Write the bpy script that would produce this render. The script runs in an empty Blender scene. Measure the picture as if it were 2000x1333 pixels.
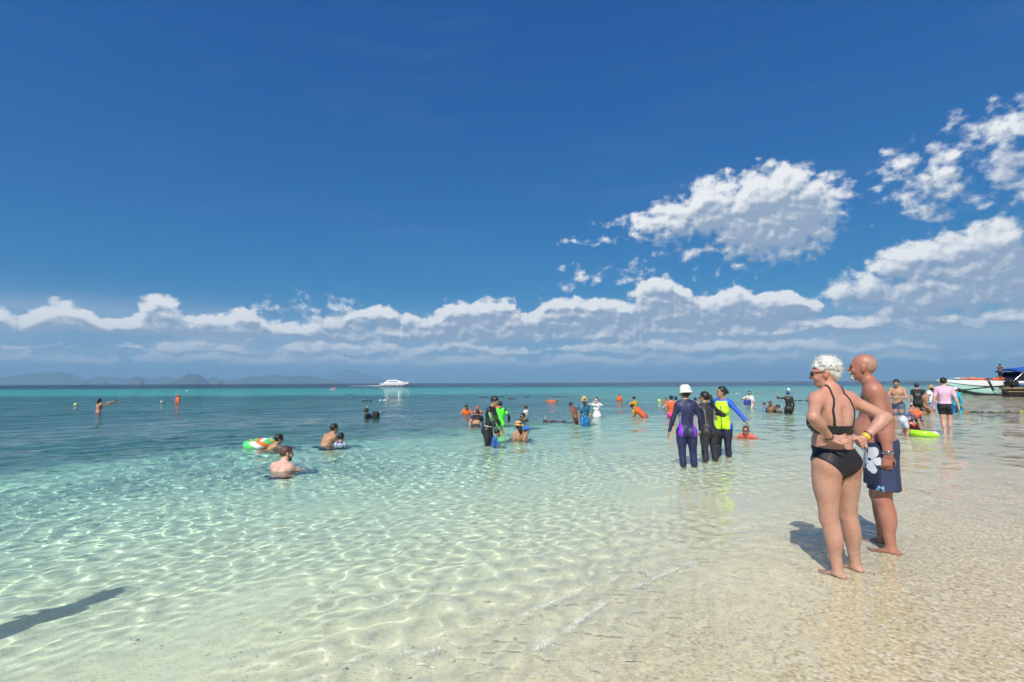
import bpy, math, random
import numpy as np
from mathutils import Matrix, Vector
R = math.radians
SC = bpy.context.scene
COL = SC.collection

# ---------------------------------------------------------------- camera
CAM_H = 1.45
PITCH, ROLL = R(4.64), R(0.25)
cam = bpy.data.cameras.new('camera')
cam.lens, cam.sensor_width = 18.0, 36.0
cam.clip_start, cam.clip_end = 0.05, 120000.0
cam_o = bpy.data.objects.new('camera', cam)
COL.objects.link(cam_o)
cam_o.location = (0, 0, CAM_H)
cam_o.rotation_euler = (Matrix.Rotation(math.pi / 2 + PITCH, 3, 'X') @ Matrix.Rotation(-ROLL, 3, 'Z')).to_euler()
SC.camera = cam_o

# ---------------------------------------------------------------- sun, sky, exposure
SUN_AZ, SUN_EL = R(20.0), R(48.0)          # the sun stands behind the viewer and a little to the left
sun = bpy.data.lights.new('sun', 'SUN')
sun.energy, sun.angle, sun.color = 4.1, R(0.53), (1.0, 0.955, 0.88)
sun_o = bpy.data.objects.new('sun', sun)
COL.objects.link(sun_o)
sun_o.rotation_euler = (math.pi / 2 - SUN_EL, 0, -SUN_AZ)
sun.cycles.is_caustics_light = True        # refracted light through the rippled sea
SC.view_settings.view_transform = 'Standard'
SC.view_settings.look = 'None'
SC.view_settings.exposure = 0.32
SC.view_settings.gamma = 1.0
SC.render.engine = 'CYCLES'
SC.cycles.use_denoising = True
SC.cycles.use_adaptive_sampling = True
SC.cycles.adaptive_threshold = 0.03
SC.cycles.adaptive_min_samples = 20
SC.cycles.max_bounces = 7
SC.cycles.diffuse_bounces = 2
SC.cycles.glossy_bounces = 3
SC.cycles.transmission_bounces = 6
SC.cycles.transparent_max_bounces = 8
SC.cycles.volume_bounces = 0
SC.cycles.caustics_reflective = True
SC.cycles.caustics_refractive = True
SC.cycles.sample_clamp_indirect = 3.0
SC.cycles.blur_glossy = 1.0


class NT:
    """small helper to write node trees"""
    def __init__(self, tree):
        self.t = tree

    def n(self, kind, **kw):
        nd = self.t.nodes.new('ShaderNode' + kind if not kind.startswith(('Node', 'Shader')) else kind)
        for k, v in kw.items():
            setattr(nd, k, v)
        return nd

    def set(self, sock, v):
        if isinstance(v, bpy.types.NodeSocket):
            self.t.links.new(v, sock)
        else:
            if hasattr(sock.default_value, '__len__') and len(sock.default_value) == 4 and len(v) == 3:
                v = (*v, 1)
            sock.default_value = v

    def m(self, op, a, b=None, c=None, clamp=False):
        nd = self.n('Math', operation=op, use_clamp=clamp)
        for i, v in enumerate((a, b, c)):
            if v is not None:
                self.set(nd.inputs[i], v)
        return nd.outputs[0]

    def v(self, op, a, b=None):
        nd = self.n('VectorMath', operation=op)
        self.set(nd.inputs[0], a)
        if b is not None:
            self.set(nd.inputs['Scale'] if op == 'SCALE' else nd.inputs[1], b)
        return nd.outputs['Value'] if op in ('LENGTH', 'DOT_PRODUCT', 'DISTANCE') else nd.outputs[0]

    def xyz(self, x, y, z=0.0):
        nd = self.n('CombineXYZ')
        for i, q in enumerate((x, y, z)):
            self.set(nd.inputs[i], q)
        return nd.outputs[0]

    def sep(self, a):
        nd = self.n('SeparateXYZ')
        self.set(nd.inputs[0], a)
        return nd.outputs

    def mix(self, f, a, b, kind='RGBA', blend='MIX'):
        nd = self.n('Mix', data_type=kind)
        if kind == 'RGBA':
            nd.blend_type = blend
            self.set(nd.inputs[0], f); self.set(nd.inputs[6], a); self.set(nd.inputs[7], b)
            return nd.outputs[2]
        self.set(nd.inputs[0], f); self.set(nd.inputs[2], a); self.set(nd.inputs[3], b)
        return nd.outputs[0]

    def noise(self, vec, scale, detail=4, rough=0.55, dist=0.0, out='Fac', flat=False):
        nd = self.n('TexNoise', **({'noise_dimensions': '2D'} if flat else {}))
        if vec is not None:
            self.set(nd.inputs['Vector'], vec)
        nd.inputs['Scale'].default_value = scale
        nd.inputs['Detail'].default_value = detail
        nd.inputs['Roughness'].default_value = rough
        nd.inputs['Distortion'].default_value = dist
        return nd.outputs[0 if out == 'Fac' else 1]

    def voro(self, vec, scale, detail=0, rough=0.5, feature='F1', smooth=0.5, out='Distance', rnd=1.0, flat=False):
        nd = self.n('TexVoronoi', feature=feature, voronoi_dimensions='2D' if flat else '3D')
        self.set(nd.inputs['Vector'], vec)
        nd.inputs['Scale'].default_value = scale
        if 'Detail' in nd.inputs: nd.inputs['Detail'].default_value = detail
        if 'Roughness' in nd.inputs: nd.inputs['Roughness'].default_value = rough
        if feature == 'SMOOTH_F1': nd.inputs['Smoothness'].default_value = smooth
        nd.inputs['Randomness'].default_value = rnd
        return nd.outputs[out]

    def ramp(self, f, stops, interp='LINEAR'):
        nd = self.n('ValToRGB')
        nd.color_ramp.interpolation = interp
        e = nd.color_ramp.elements
        while len(e) < len(stops): e.new(0.5)
        for i, (p, c) in enumerate(stops):
            e[i].position = p
            e[i].color = (c, c, c, 1) if not hasattr(c, '__len__') else (*c, 1)
        self.set(nd.inputs[0], f)
        return nd.outputs[0]

    def rng(self, x, a, b, c=0.0, d=1.0, kind='SMOOTHSTEP'):
        nd = self.n('MapRange', interpolation_type=kind, clamp=True)
        self.set(nd.inputs[0], x)
        for i, q in enumerate((a, b, c, d)):
            self.set(nd.inputs[1 + i], q)
        return nd.outputs[0]


FPX = 1000.0                                # focal length in photo pixels (2000 wide)
def px_dir(px, py):
    """direction in the world of a point of the photograph"""
    v = Vector(((px - 1000) / FPX, (666.5 - py) / FPX, -1.0))
    return (cam_o.rotation_euler.to_matrix() @ v).normalized()

def px_az(px, py):
    d = px_dir(px, py)
    return math.degrees(math.atan2(d.x, d.y)), math.degrees(math.asin(d.z))

def on_water(px, py):
    """where the sight line to a waterline pixel meets the sea"""
    d = px_dir(px, py)
    t = CAM_H / -d.z
    return d.x * t, d.y * t

# ---------------------------------------------------------------- world: Nishita sky with cumulus at infinity
world = bpy.data.worlds.new('World')
SC.world = world
world.use_nodes = True
wt = world.node_tree
wt.nodes.clear()
W = NT(wt)

def make_cloud_group():
    """angles (degrees) in, cloud thickness out"""
    g = bpy.data.node_groups.new('cloud_thickness', 'ShaderNodeTree')
    g.interface.new_socket('Angles', in_out='INPUT', socket_type='NodeSocketVector')
    g.interface.new_socket('Thickness', in_out='OUTPUT', socket_type='NodeSocketFloat')
    g.interface.new_socket('Coarse', in_out='OUTPUT', socket_type='NodeSocketFloat')
    G = NT(g)
    gi, go = g.nodes.new('NodeGroupInput'), g.nodes.new('NodeGroupOutput')
    p = gi.outputs[0]
    # ragged cauliflower outline: push the lookup about with noise of several sizes
    p3 = G.v('MULTIPLY', p, (1, 1.3, 1))
    n1 = G.noise(p3, 0.30, 6, 0.56, out='Color', flat=True)
    w1 = G.v('SUBTRACT', n1, (0.5, 0.5, 0.5))
    q = G.v('ADD', p, G.v('MULTIPLY', w1, (3.4, 1.9, 0)))
    qs = G.sep(q)
    u, v = qs[0], qs[1]
    cell = G.voro(G.v('ADD', p3, G.v('SCALE', w1, 1.9)), 0.46, 1.4, 0.5, 'F1', flat=True)
    fb = G.noise(p3, 0.75, 6, 0.60, flat=True)
    puff = G.m('ADD', G.m('MULTIPLY', G.m('SUBTRACT', 0.50, cell), 0.62), G.m('MULTIPLY', G.m('SUBTRACT', fb, 0.5), 1.25))
    total = None
    def blob(px, py, rx, up, dn, amp=1.0, soft=1.0):
        nonlocal total
        u0, v0 = px_az(px, py)
        f = math.cos(math.radians(u0)) ** 2       # pixels get wider in angle at the picture's centre
        ru = 1.2 * rx / FPX * 57.3 * f
        up, dn = up * 1.2, dn * 1.22
        rup, rdn = up / FPX * 57.3 * math.cos(math.radians(u0)), dn / FPX * 57.3 * math.cos(math.radians(u0))
        a = G.m('MULTIPLY', G.m('SUBTRACT', u, u0), 1 / ru)
        dv = G.m('SUBTRACT', v, v0)
        b = G.m('MAXIMUM', G.m('MULTIPLY', dv, 1 / rup), G.m('MULTIPLY', dv, -1 / rdn))
        r2 = G.m('ADD', G.m('MULTIPLY', a, a), G.m('MULTIPLY', b, b))
        d = G.m('MULTIPLY', G.m('SUBTRACT', 1.0, r2), amp)
        total = d if total is None else G.m('MAXIMUM', total, d)
    # single clouds: centre, half width, height above and depth below it, thickness
    blob(1330, 425, 115, 34, 44, 0.8)
    blob(1385, 405, 70, 52, 60, 1.0)
    blob(1500, 420, 135, 88, 80, 1.25)
    blob(1560, 415, 85, 70, 85, 1.0)
    blob(1640, 385, 60, 45, 45, 0.3)
    blob(1350, 495, 110, 12, 16, 0.32)
    blob(1150, 470, 60, 10, 9, 0.25)
    blob(1190, 437, 26, 14, 12, 0.25)
    blob(1140, 550, 60, 26, 18, 0.28)
    blob(1240, 532, 34, 22, 26, 0.2)
    blob(1450, 525, 45, 22, 14, 0.22)
    blob(1355, 535, 14, 16, 10, 0.18)
    blob(1830, 345, 95, 62, 92, 0.55)
    blob(1770, 315, 60, 42, 40, 0.36)
    blob(1950, 265, 110, 58, 70, 0.5)
    blob(1985, 335, 75, 60, 70, 0.45)
    blob(1790, 505, 100, 34, 60, 0.95)
    blob(1930, 500, 140, 62, 95, 1.2)
    blob(1690, 565, 85, 34, 40, 0.85)
    blob(1840, 570, 190, 40, 44, 1.1)
    blob(2060, 520, 120, 70, 90, 1.1)
    blob(615, 602, 90, 24, 16, 0.42)
    blob(650, 606, 50, 22, 14, 0.35)
    blob(90, 622, 60, 26, 30, 0.55)
    # cloud banks along the horizon: the height of their tops round the compass
    gap = G.m('MULTIPLY', G.m('SUBTRACT', G.noise(G.xyz(G.m('MULTIPLY', u, 0.11), G.m('MULTIPLY', v, 0.42), 0), 1.0, 2, 0.5, flat=True), 0.49), 2.6)
    gap = G.m('MINIMUM', gap, 0.05)
    def bank(tops, base_px, depth_dn, amp, seed):
        nonlocal total
        fc = G.n('FloatCurve')
        G.set(fc.inputs['Value'], G.rng(u, -180.0, 180.0, 0.0, 1.0, 'LINEAR'))
        cu = fc.mapping.curves[0]
        pts = {}
        for x, y in tops:
            a, e = px_az(x, y)
            pts[(a + 180) / 360] = e / 20
        rr = random.Random(seed)
        lo, hi = min(pts.values()) * 20, max(pts.values()) * 20
        a = -178.0
        while a < 180:                                   # beyond the picture the bank goes on in the same way
            if a < -47 or a > 47:
                pts[(a + 180) / 360] = rr.uniform(lo, hi) / 20
            a += rr.uniform(2.0, 5.0)
        ks = sorted(pts)
        cu.points[0].location = (0.0, 0.3)
        cu.points[1].location = (1.0, 0.3)
        for k in ks:
            cu.points.new(k, pts[k])
        fc.mapping.update()
        top = G.m('MULTIPLY', fc.outputs[0], 20.0)
        vb = px_az(1000, base_px)[1]
        hgt = G.m('SUBTRACT', top, v)
        up = G.m('MULTIPLY', hgt, 1.0)
        dn = G.m('MULTIPLY', G.m('SUBTRACT', v, vb), 1.0 / depth_dn)
        d = G.m('MINIMUM', G.m('MINIMUM', up, amp), dn)
        d = G.m('ADD', d, gap)
        total = G.m('MAXIMUM', total, d)
    bank([(0, 614), (60, 596), (140, 586), (200, 614), (250, 598), (300, 572), (360, 584), (420, 606), (470, 592), (510, 616),
          (560, 624), (620, 614), (690, 606), (735, 582), (780, 606), (820, 614), (870, 592), (930, 584), (1000, 578), (1030, 604),
          (1050, 583), (1110, 575), (1180, 577), (1230, 563), (1285, 534), (1330, 557), (1390, 571), (1440, 547), (1480, 563), (1550, 561),
          (1600, 589), (1660, 615), (1720, 605), (1780, 595), (1850, 603), (1910, 611), (1960, 587), (2000, 583)], 676, 0.9, 1.15, 5)
    rr = random.Random(11)
    bank([(x, 662 + rr.uniform(-10, 10)) for x in range(0, 2001, 60)], 698, 0.5, 1.0, 6)
    bank([(x, 684 + rr.uniform(-9, 9)) for x in range(0, 2001, 50)], 718, 0.45, 0.9, 7)
    thick = G.m('ADD', total, puff)
    g.links.new(thick, go.inputs[0])
    g.links.new(total, go.inputs[1])
    return g

def make_world():
    tc = W.n('TexCoord')
    d = W.sep(W.v('NORMALIZE', tc.outputs['Generated']))
    az = W.m('MULTIPLY', W.m('ARCTAN2', d[0], d[1]), 57.29578)
    el = W.m('MULTIPLY', W.m('ARCSINE', d[2]), 57.29578)
    sky = W.n('TexSky', sky_type='NISHITA', sun_disc=False)
    sky.sun_elevation, sky.sun_rotation = SUN_EL, math.pi + SUN_AZ
    sky.air_density, sky.dust_density, sky.ozone_density, sky.altitude = 1.0, 0.0, 1.0, 0.0
    s = W.n('SeparateColor')
    W.set(s.inputs[0], sky.outputs[0])
    k = 0.1                                             # polarised, deep tropical blue
    cc = W.n('CombineColor')
    for i, (a, p) in enumerate(((0.080, 1.05), (0.315, 0.80), (0.485, 0.47))):
        W.set(cc.inputs[i], W.m('MULTIPLY', W.m('POWER', W.m('MULTIPLY', s.outputs[i], k), p), a / k))
    blue = cc.outputs[0]
    # pale moist air low over the sea, ring-shaped round the whole horizon
    low = W.rng(el, 0.0, 11.0, 1.0, 0.0)
    blue = W.mix(W.m('MULTIPLY', low, 0.62), blue, (2.0, 3.15, 4.75))
    # soft grey veil of far cloud behind the banks
    veil = W.m('MULTIPLY', W.rng(el, 0.6, 2.6), W.rng(el, 5.2, 8.6, 1.0, 0.0))
    vn = W.noise(W.xyz(W.m('MULTIPLY', az, 0.07), W.m('MULTIPLY', el, 0.40), 0), 1.0, 4, 0.55, flat=True)
    blue = W.mix(W.m('MULTIPLY', veil, W.rng(vn, 0.30, 0.66, 0.18, 0.68)), blue, (3.7, 4.45, 5.5))
    grp = make_cloud_group()
    def thick(du, dv):
        nd = W.t.nodes.new('ShaderNodeGroup')
        nd.node_tree = grp
        W.set(nd.inputs[0], W.xyz(W.m('ADD', az, du), W.m('ADD', el, dv), 0))
        return nd.outputs
    t0, t2, tc = thick(0, 0)[0], thick(-0.3, 0.5)[0], thick(-0.6, W.m('ADD', 0.55, W.m('MULTIPLY', el, 0.115)))[1]
    alpha = W.rng(t0, -0.03, 0.62)
    # light falls from above the viewer's left shoulder: thick cloud towards the sun darkens a spot
    big = W.rng(tc, -0.25, 0.80, 1.0, 0.0)
    big = W.m('MAXIMUM', big, W.rng(el, 3.2, 5.6, 0.62, 0.0))      # the far rows stand in full light too
    fine = W.m('MULTIPLY', W.m('SUBTRACT', t0, t2), 1.0)
    lit = W.m('ADD', W.m('MULTIPLY', big, 0.85), W.m('ADD', fine, 0.06), clamp=True)
    body = W.mix(lit, (2.6, 3.3, 4.4), (7.7, 7.75, 7.7))
    # distance fades low cloud into the haze
    far = W.rng(el, 1.4, 6.0, 0.40, 0.96)
    col = W.mix(W.m('MULTIPLY', alpha, far), blue, body)
    # faint high streaks
    ci = W.noise(W.xyz(W.m('MULTIPLY', az, 0.035), W.m('MULTIPLY', W.m('SUBTRACT', el, W.m('MULTIPLY', az, 0.06)), 0.30), 8.0), 1.0, 4, 0.6, flat=True)
    col = W.mix(W.m('MULTIPLY', W.rng(ci, 0.5, 0.8), W.m('MULTIPLY', W.rng(el, 8, 16), 0.025)), col, (5.0, 6.0, 7.0))
    bg = W.n('Background')
    W.set(bg.inputs[0], col)
    bg.inputs[1].default_value = 0.1
    out = W.n('OutputWorld')
    W.set(out.inputs[0], bg.outputs[0])
make_world()
world.cycles.sampling_method = 'MANUAL'
world.cycles.sample_map_resolution = 512

# ---------------------------------------------------------------- mesh and material helpers
def tag(o, label=None, cat=None, group=None, kind=None):
    for k, v in (('label', label), ('category', cat), ('group', group), ('kind', kind)):
        if v is not None:
            o[k] = v
    return o

def mesh_np(name, v, polys, smooth=True):
    """mesh from an (n,3) array and an (m,k) array of polygons, k fixed"""
    me = bpy.data.meshes.new(name)
    v = np.asarray(v, np.float32)
    polys = np.asarray(polys, np.int32)
    me.vertices.add(len(v))
    me.vertices.foreach_set('co', v.ravel())
    me.loops.add(polys.size)
    me.loops.foreach_set('vertex_index', polys.ravel())
    me.polygons.add(len(polys))
    me.polygons.foreach_set('loop_start', np.arange(0, polys.size, polys.shape[1], dtype=np.int32))
    me.update(calc_edges=True)
    if smooth:
        me.shade_smooth()
    return me

def add(name, me, mat=None, parent=None, loc=None):
    o = bpy.data.objects.new(name, me)
    COL.objects.link(o)
    if mat is not None:
        me.materials.append(mat)
    if parent is not None:
        o.parent = parent
    if loc is not None:
        o.location = loc
    return o

def empty(name, loc=(0, 0, 0), rz=0.0):
    o = bpy.data.objects.new(name, None)
    o.empty_display_size = 0.1
    COL.objects.link(o)
    o.location = loc
    o.rotation_euler = (0, 0, rz)
    return o

def grid_mesh(name, X, Y, Z):
    ny, nx = X.shape
    i = np.arange(ny * nx).reshape(ny, nx)
    q = np.stack([i[:-1, :-1], i[:-1, 1:], i[1:, 1:], i[1:, :-1]], -1).reshape(-1, 4)
    return mesh_np(name, np.stack([X, Y, Z], -1).reshape(-1, 3), q)

def float_attr(me, name, a):
    at = me.attributes.new(name, 'FLOAT', 'POINT')
    at.data.foreach_set('value', np.asarray(a, np.float32).ravel())

def new_mat(name):
    m = bpy.data.materials.new(name)
    m.use_nodes = True
    m.node_tree.nodes.clear()
    t = NT(m.node_tree)
    out = t.n('OutputMaterial')
    return m, t, out

def principled(t, out, **kw):
    b = t.n('BsdfPrincipled')
    for k, v in kw.items():
        t.set(b.inputs[k.replace('_', ' ')], v)
    t.set(out.inputs[0], b.outputs[0])
    return b

def bump(t, b, h, strength=0.3, dist=0.01):
    n = t.n('Bump')
    n.inputs['Strength'].default_value = strength
    n.inputs['Distance'].default_value = dist
    t.set(n.inputs['Height'], h)
    t.set(b.inputs['Normal'], n.outputs[0])

# ---------------------------------------------------------------- seabed, sea, haze
rng = np.random.default_rng(3)

def axis(f0, f1, d, g, lim, g2, lo, hi):
    """fine steps between f0 and f1, then slowly and at last quickly growing ones"""
    a = list(np.arange(f0, f1, d)); s = d; x = a[-1]
    while x < hi:
        s = min(s * (g if s < lim else g2), 4000); x += s; a.append(x)
    s = d; x = a[0]; b = []
    while x > lo:
        s = min(s * (g if s < lim else g2), 4000); x -= s; b.append(x)
    return np.array(b[::-1] + a)

def shore(x, y):
    """metres out from the water's edge, which runs off at 45 degrees to the right"""
    return (-x + y) / 1.41421 + 0.75 + 0.30 * np.sin(0.33 * (x + y) + 0.6) * np.clip((x + y) / 12, 0, 1)

S_PTS = [-60, -6, 0, 1, 1.7, 2.5, 5, 9.5, 15, 30, 60, 110, 900]
Z_PTS = [3.5, 0.35, 0.0, -0.03, -0.055, -0.09, -0.28, -0.58, -0.85, -1.25, -1.8, -2.6, -3.4]

def vnoise(x, y, s, seed):
    """smooth value noise"""
    r = np.random.default_rng(seed).random((64, 64))
    x, y = x / s, y / s
    xi, yi = np.floor(x).astype(int), np.floor(y).astype(int)
    fx, fy = x - xi, y - yi
    fx, fy = fx * fx * (3 - 2 * fx), fy * fy * (3 - 2 * fy)
    g = lambda a, b: r[a % 64, b % 64]
    return (g(xi, yi) * (1 - fx) + g(xi + 1, yi) * fx) * (1 - fy) + (g(xi, yi + 1) * (1 - fx) + g(xi + 1, yi + 1) * fx) * fy - 0.5

def bed_z(x, y):
    s = shore(x, y)
    z = np.interp(s, S_PTS, Z_PTS) - np.interp(y, [130, 175, 240], [0, 5, 24])      # the reef edge drops away
    z = z + 0.030 * vnoise(x, y, 1.1, 1) * np.clip(s / 3 + 0.35, 0.2, 1) + 0.012 * vnoise(x, y, 0.35, 2) * np.clip(s / 3 + 0.25, 0.2, 1)
    return z

D = 0.016
xs = axis(-6.5, 4.8, D, 1.018, 0.12, 1.05, -30000, 30000)
ys = axis(1.5, 9.0, D, 1.012, 0.15, 1.04, -60, 40000)
X, Y = np.meshgrid(xs, ys)
DX = np.maximum(np.gradient(xs)[None, :], np.gradient(ys)[:, None])
S = shore(X, Y)

def blur(a, n=1):
    for _ in range(n):
        b = a.copy()
        b[1:-1] = 0.25 * a[:-2] + 0.5 * a[1:-1] + 0.25 * a[2:]
        a = b.copy()
        a[:, 1:-1] = 0.25 * b[:, :-2] + 0.5 * b[:, 1:-1] + 0.25 * b[:, 2:]
    return a

SLOPE, SHARP, GM, LC, LS, L0 = 0.029, 0.10, 0.100, 0.33, 0.12, 0.085
def sea_z(X, Y, DX, S):
    Z, ZL = np.zeros_like(X), np.zeros_like(X)
    gust = np.ones_like(X)
    g = DX < 0.25
    gust[g] = 0.80 + 1.25 * (vnoise(X[g], Y[g], 2.3, 7) + 0.6 * vnoise(X[g], Y[g], 0.9, 8))   # stronger and weaker ripple
    n = 110
    for i in range(n):
        lam = L0 * (4.0 / L0) ** ((i + rng.random()) / n)
        k = 2 * math.pi / lam
        spread = 62 if lam < 0.5 else 34
        th = R(-50) + rng.normal() * R(spread)
        slope = SLOPE
        ph0 = rng.random() * 6.283
        sel = DX < lam / 3
        x, y, s = X[sel], Y[sel], S[sel]
        f = np.clip((lam / DX[sel] - 3) / 3, 0, 1)
        sh = 0.5 + 0.5 * np.tanh(s / (lam * 1.7) - 1) if lam > 0.5 else gust[sel]    # long waves die out in the shallows
        if lam >= LC:
            slope = SLOPE * (LS + (0.40 if lam < 1.3 else 0.06) * (0.5 + 0.5 * np.tanh((s - 10.5) / 2.2)))      # longer chop out where it is deeper
        (Z if lam < LC else ZL)[sel] += slope / k * f * sh * np.sin(k * (math.cos(th) * x + math.sin(th) * y) + ph0)
    sg0 = 0.0052                       # real ripples: broad troughs, narrow crests
    Z = np.where(DX < 0.12, sg0 / SHARP * (np.exp(np.clip(Z / sg0 * SHARP, -4, 2.2)) - 1), Z) + ZL
    # little folds that run up the beach, lines along the shore
    sel = (DX < 0.1) & (S < 8)
    x, y, s = X[sel], Y[sel], S[sel]
    sg = lambda q: 1 / (1 + np.exp(-q))
    for s0, am, ln in ((1.25, 0.006, 0.12), (1.9, 0.008, 0.14), (2.7, 0.009, 0.16), (3.7, 0.010, 0.2), (5.0, 0.010, 0.25)):
        off = s - s0 - 0.55 * vnoise(x, y, 1.6, int(s0 * 10)) - 0.22 * vnoise(x, y, 0.4, int(s0 * 10) + 3)
        brk = sg(8 * vnoise(x, y, 1.3, int(s0 * 10) + 5))
        Z[sel] += am * brk * np.exp(-(off / ln) ** 2)
    Z *= 0.56 + 0.44 * np.tanh((S - 2.1) / 1.5)
    # the steepest facets of this light breeze
    gm = GM * (1 + 1.0 * (0.5 + 0.5 * np.tanh((S - 10.5) / 2.2)))
    for it in range(10):
        zy, zx = np.gradient(Z, ys, xs)
        over = np.clip((np.hypot(zx, zy) / gm - 0.9) * 4, 0, 1)
        if over.max() <= 0.02:
            break
        m = np.clip(blur(over, 3) * 3, 0, 1)
        Z = Z * (1 - m) + blur(Z, 2) * m
    return Z

def make_sea():
    Z = sea_z(X, Y, DX, S)
    global SEA_Z
    SEA_Z = Z
    me = grid_mesh('sea', X, Y, Z)
    bz = bed_z(X, Y)
    float_attr(me, 'depth', np.clip(-bz, 0, 40))
    float_attr(me, 'coarse', np.clip((DX - 0.016) / 0.9, 0, 1) ** 0.45)
    m, t, out = new_mat('sea_water')
    ad = t.n('Attribute', attribute_name='depth').outputs['Fac']
    ac = t.n('Attribute', attribute_name='coarse').outputs['Fac']
    # clear water takes out red first, then green: what passes a layer of this depth
    # (a little over one: extra brightness put into the colour so the bed looks lighter)
    ch = [t.m('MULTIPLY', t.m('POWER', math.e, t.m('MULTIPLY', ad, -k)), 1.13) for k in (0.66, 0.092, 0.055)]
    cc = t.n('CombineColor')
    for i in range(3):
        t.set(cc.inputs[i], ch[i])
    geo = t.n('NewGeometry')
    pos = geo.outputs['Position']
    p2 = t.v('MULTIPLY', pos, (1, 1, 0))
    rot = t.n('VectorRotate', rotation_type='Z_AXIS')
    t.set(rot.inputs['Vector'], p2)
    rot.inputs['Angle'].default_value = R(38)
    pr = t.v('MULTIPLY', rot.outputs[0], (1.0, 0.55, 1))
    h = t.m('ADD', t.m('MULTIPLY', t.noise(pr, 2.6, 3, 0.6), 0.11), t.m('MULTIPLY', t.noise(pr, 0.42, 3, 0.6), 0.60))
    h = t.m('ADD', h, t.m('MULTIPLY', t.noise(t.v('MULTIPLY', pr, (1, 0.6, 1)), 0.07, 3, 0.55), 2.6))
    bm = t.n('Bump')
    t.set(bm.inputs['Height'], h)
    t.set(bm.inputs['Strength'], t.m('ADD', ac, 0.05, clamp=True))
    bm.inputs['Distance'].default_value = 1.0
    fr = t.n('Fresnel')
    fr.inputs['IOR'].default_value = 1.333
    t.set(fr.inputs['Normal'], bm.outputs[0])
    gl = t.n('BsdfGlossy')
    gl.inputs['Roughness'].default_value = 0.02
    t.set(gl.inputs['Normal'], bm.outputs[0])
    rf = t.n('BsdfRefraction')
    rf.inputs['IOR'].default_value = 1.333
    rf.inputs['Roughness'].default_value = 0.0
    t.set(rf.inputs['Color'], cc.outputs[0])
    t.set(rf.inputs['Normal'], bm.outputs[0])
    mx = t.n('MixShader')
    t.set(mx.inputs[0], fr.outputs[0])
    t.set(mx.inputs[1], rf.outputs[0])
    t.set(mx.inputs[2], gl.outputs[0])
    t.set(out.inputs[0], mx.outputs[0])
    o = add('sea', me, m)
    tag(o, kind='structure')
    o.cycles.is_caustics_caster = True
    return o

def make_bed():
    me = grid_mesh('seabed', X[::2, ::2], Y[::2, ::2], bed_z(X[::2, ::2], Y[::2, ::2]))
    m, t, out = new_mat('coral_sand')
    pos = t.n('NewGeometry').outputs['Position']
    big = t.noise(pos, 0.9, 3, 0.55)
    gr = t.noise(pos, 55, 3, 0.7)
    fine = t.noise(pos, 190, 2, 0.6)
    base = t.mix(big, (0.82, 0.695, 0.43), (0.90, 0.785, 0.54))
    base = t.mix(t.rng(gr, 0.35, 0.65, 0.0, 0.55), base, (0.92, 0.82, 0.57))
    # grains, shell bits and dark specks
    cv = t.voro(pos, 85, 0, 0.5, 'F1', out='Color')
    c0 = t.sep(cv)[0]
    base = t.mix(t.rng(c0, 0.80, 0.90, 0, 0.55), base, (0.86, 0.80, 0.70))
    base = t.mix(t.rng(c0, 0.12, 0.05, 0, 0.40), base, (0.50, 0.36, 0.21))
    # coarser golden shell sand along the edge of the beach
    Pg = t.sep(pos)
    sg_ = t.m('MULTIPLY', t.m('SUBTRACT', Pg[1], Pg[0]), 0.7071)
    sg_ = t.m('ADD', sg_, t.m('MULTIPLY', t.m('SUBTRACT', t.noise(pos, 0.8, 4, 0.6), 0.5), 2.2))
    gold = t.rng(sg_, 2.6, 0.4)
    base = t.mix(t.m('MULTIPLY', gold, 0.72), base, t.mix(t.rng(t.noise(pos, 38, 5, 0.75), 0.36, 0.66), (0.47, 0.335, 0.165), (0.90, 0.755, 0.48)))
    bit = t.sep(t.voro(pos, 48, 0, 0.5, 'F1', out='Color'))[2]
    base = t.mix(t.m('MULTIPLY', gold, t.rng(bit, 0.86, 0.93, 0, 0.7)), base, (0.92, 0.86, 0.74))
    base = t.mix(t.m('MULTIPLY', gold, t.rng(bit, 0.13, 0.07, 0, 0.6)), base, (0.34, 0.23, 0.13))
    # reef and sea grass: dark broken patches out in the deeper water
    P = t.sep(pos)
    s = t.m('MULTIPLY', t.m('SUBTRACT', P[1], P[0]), 0.7071)
    rp = t.v('MULTIPLY', pos, (1, 0.8, 0))
    reef = t.noise(rp, 0.16, 5, 0.62)
    zone = t.m('MULTIPLY', t.rng(s, 8.8, 15.0), t.rng(P[1], 55, 85, 1, 0))
    lefty = t.rng(P[0], 26.0, -6.0, 0.25, 1.0)
    zone = t.m('MULTIPLY', zone, lefty)
    rf = t.rng(t.m('ADD', reef, t.m('MULTIPLY', zone, 0.33)), 0.60, 0.74)
    rf = t.m('MULTIPLY', rf, zone)
    base = t.mix(t.m("MULTIPLY", rf, 0.78), base, t.mix(t.noise(pos, 1.3, 4, 0.7), (0.035, 0.06, 0.06), (0.16, 0.19, 0.15)))
    wet = t.rng(P[2], 0.03, 0.22)
    b = principled(t, out, Base_Color=base)
    t.set(b.inputs['Roughness'], t.m('ADD', 0.55, t.m('MULTIPLY', wet, 0.4)))
    hh = t.m('ADD', t.m('MULTIPLY', gr, 0.6), t.m('MULTIPLY', fine, 0.35))
    hh = t.m('ADD', hh, t.m('MULTIPLY', c0, 0.25))
    bump(t, b, hh, 0.55, 0.012)
    o = add('seabed', me, m)
    tag(o, kind='structure')
    o.cycles.is_caustics_receiver = True
    return o

SEA = make_sea()
BED = make_bed()

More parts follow.
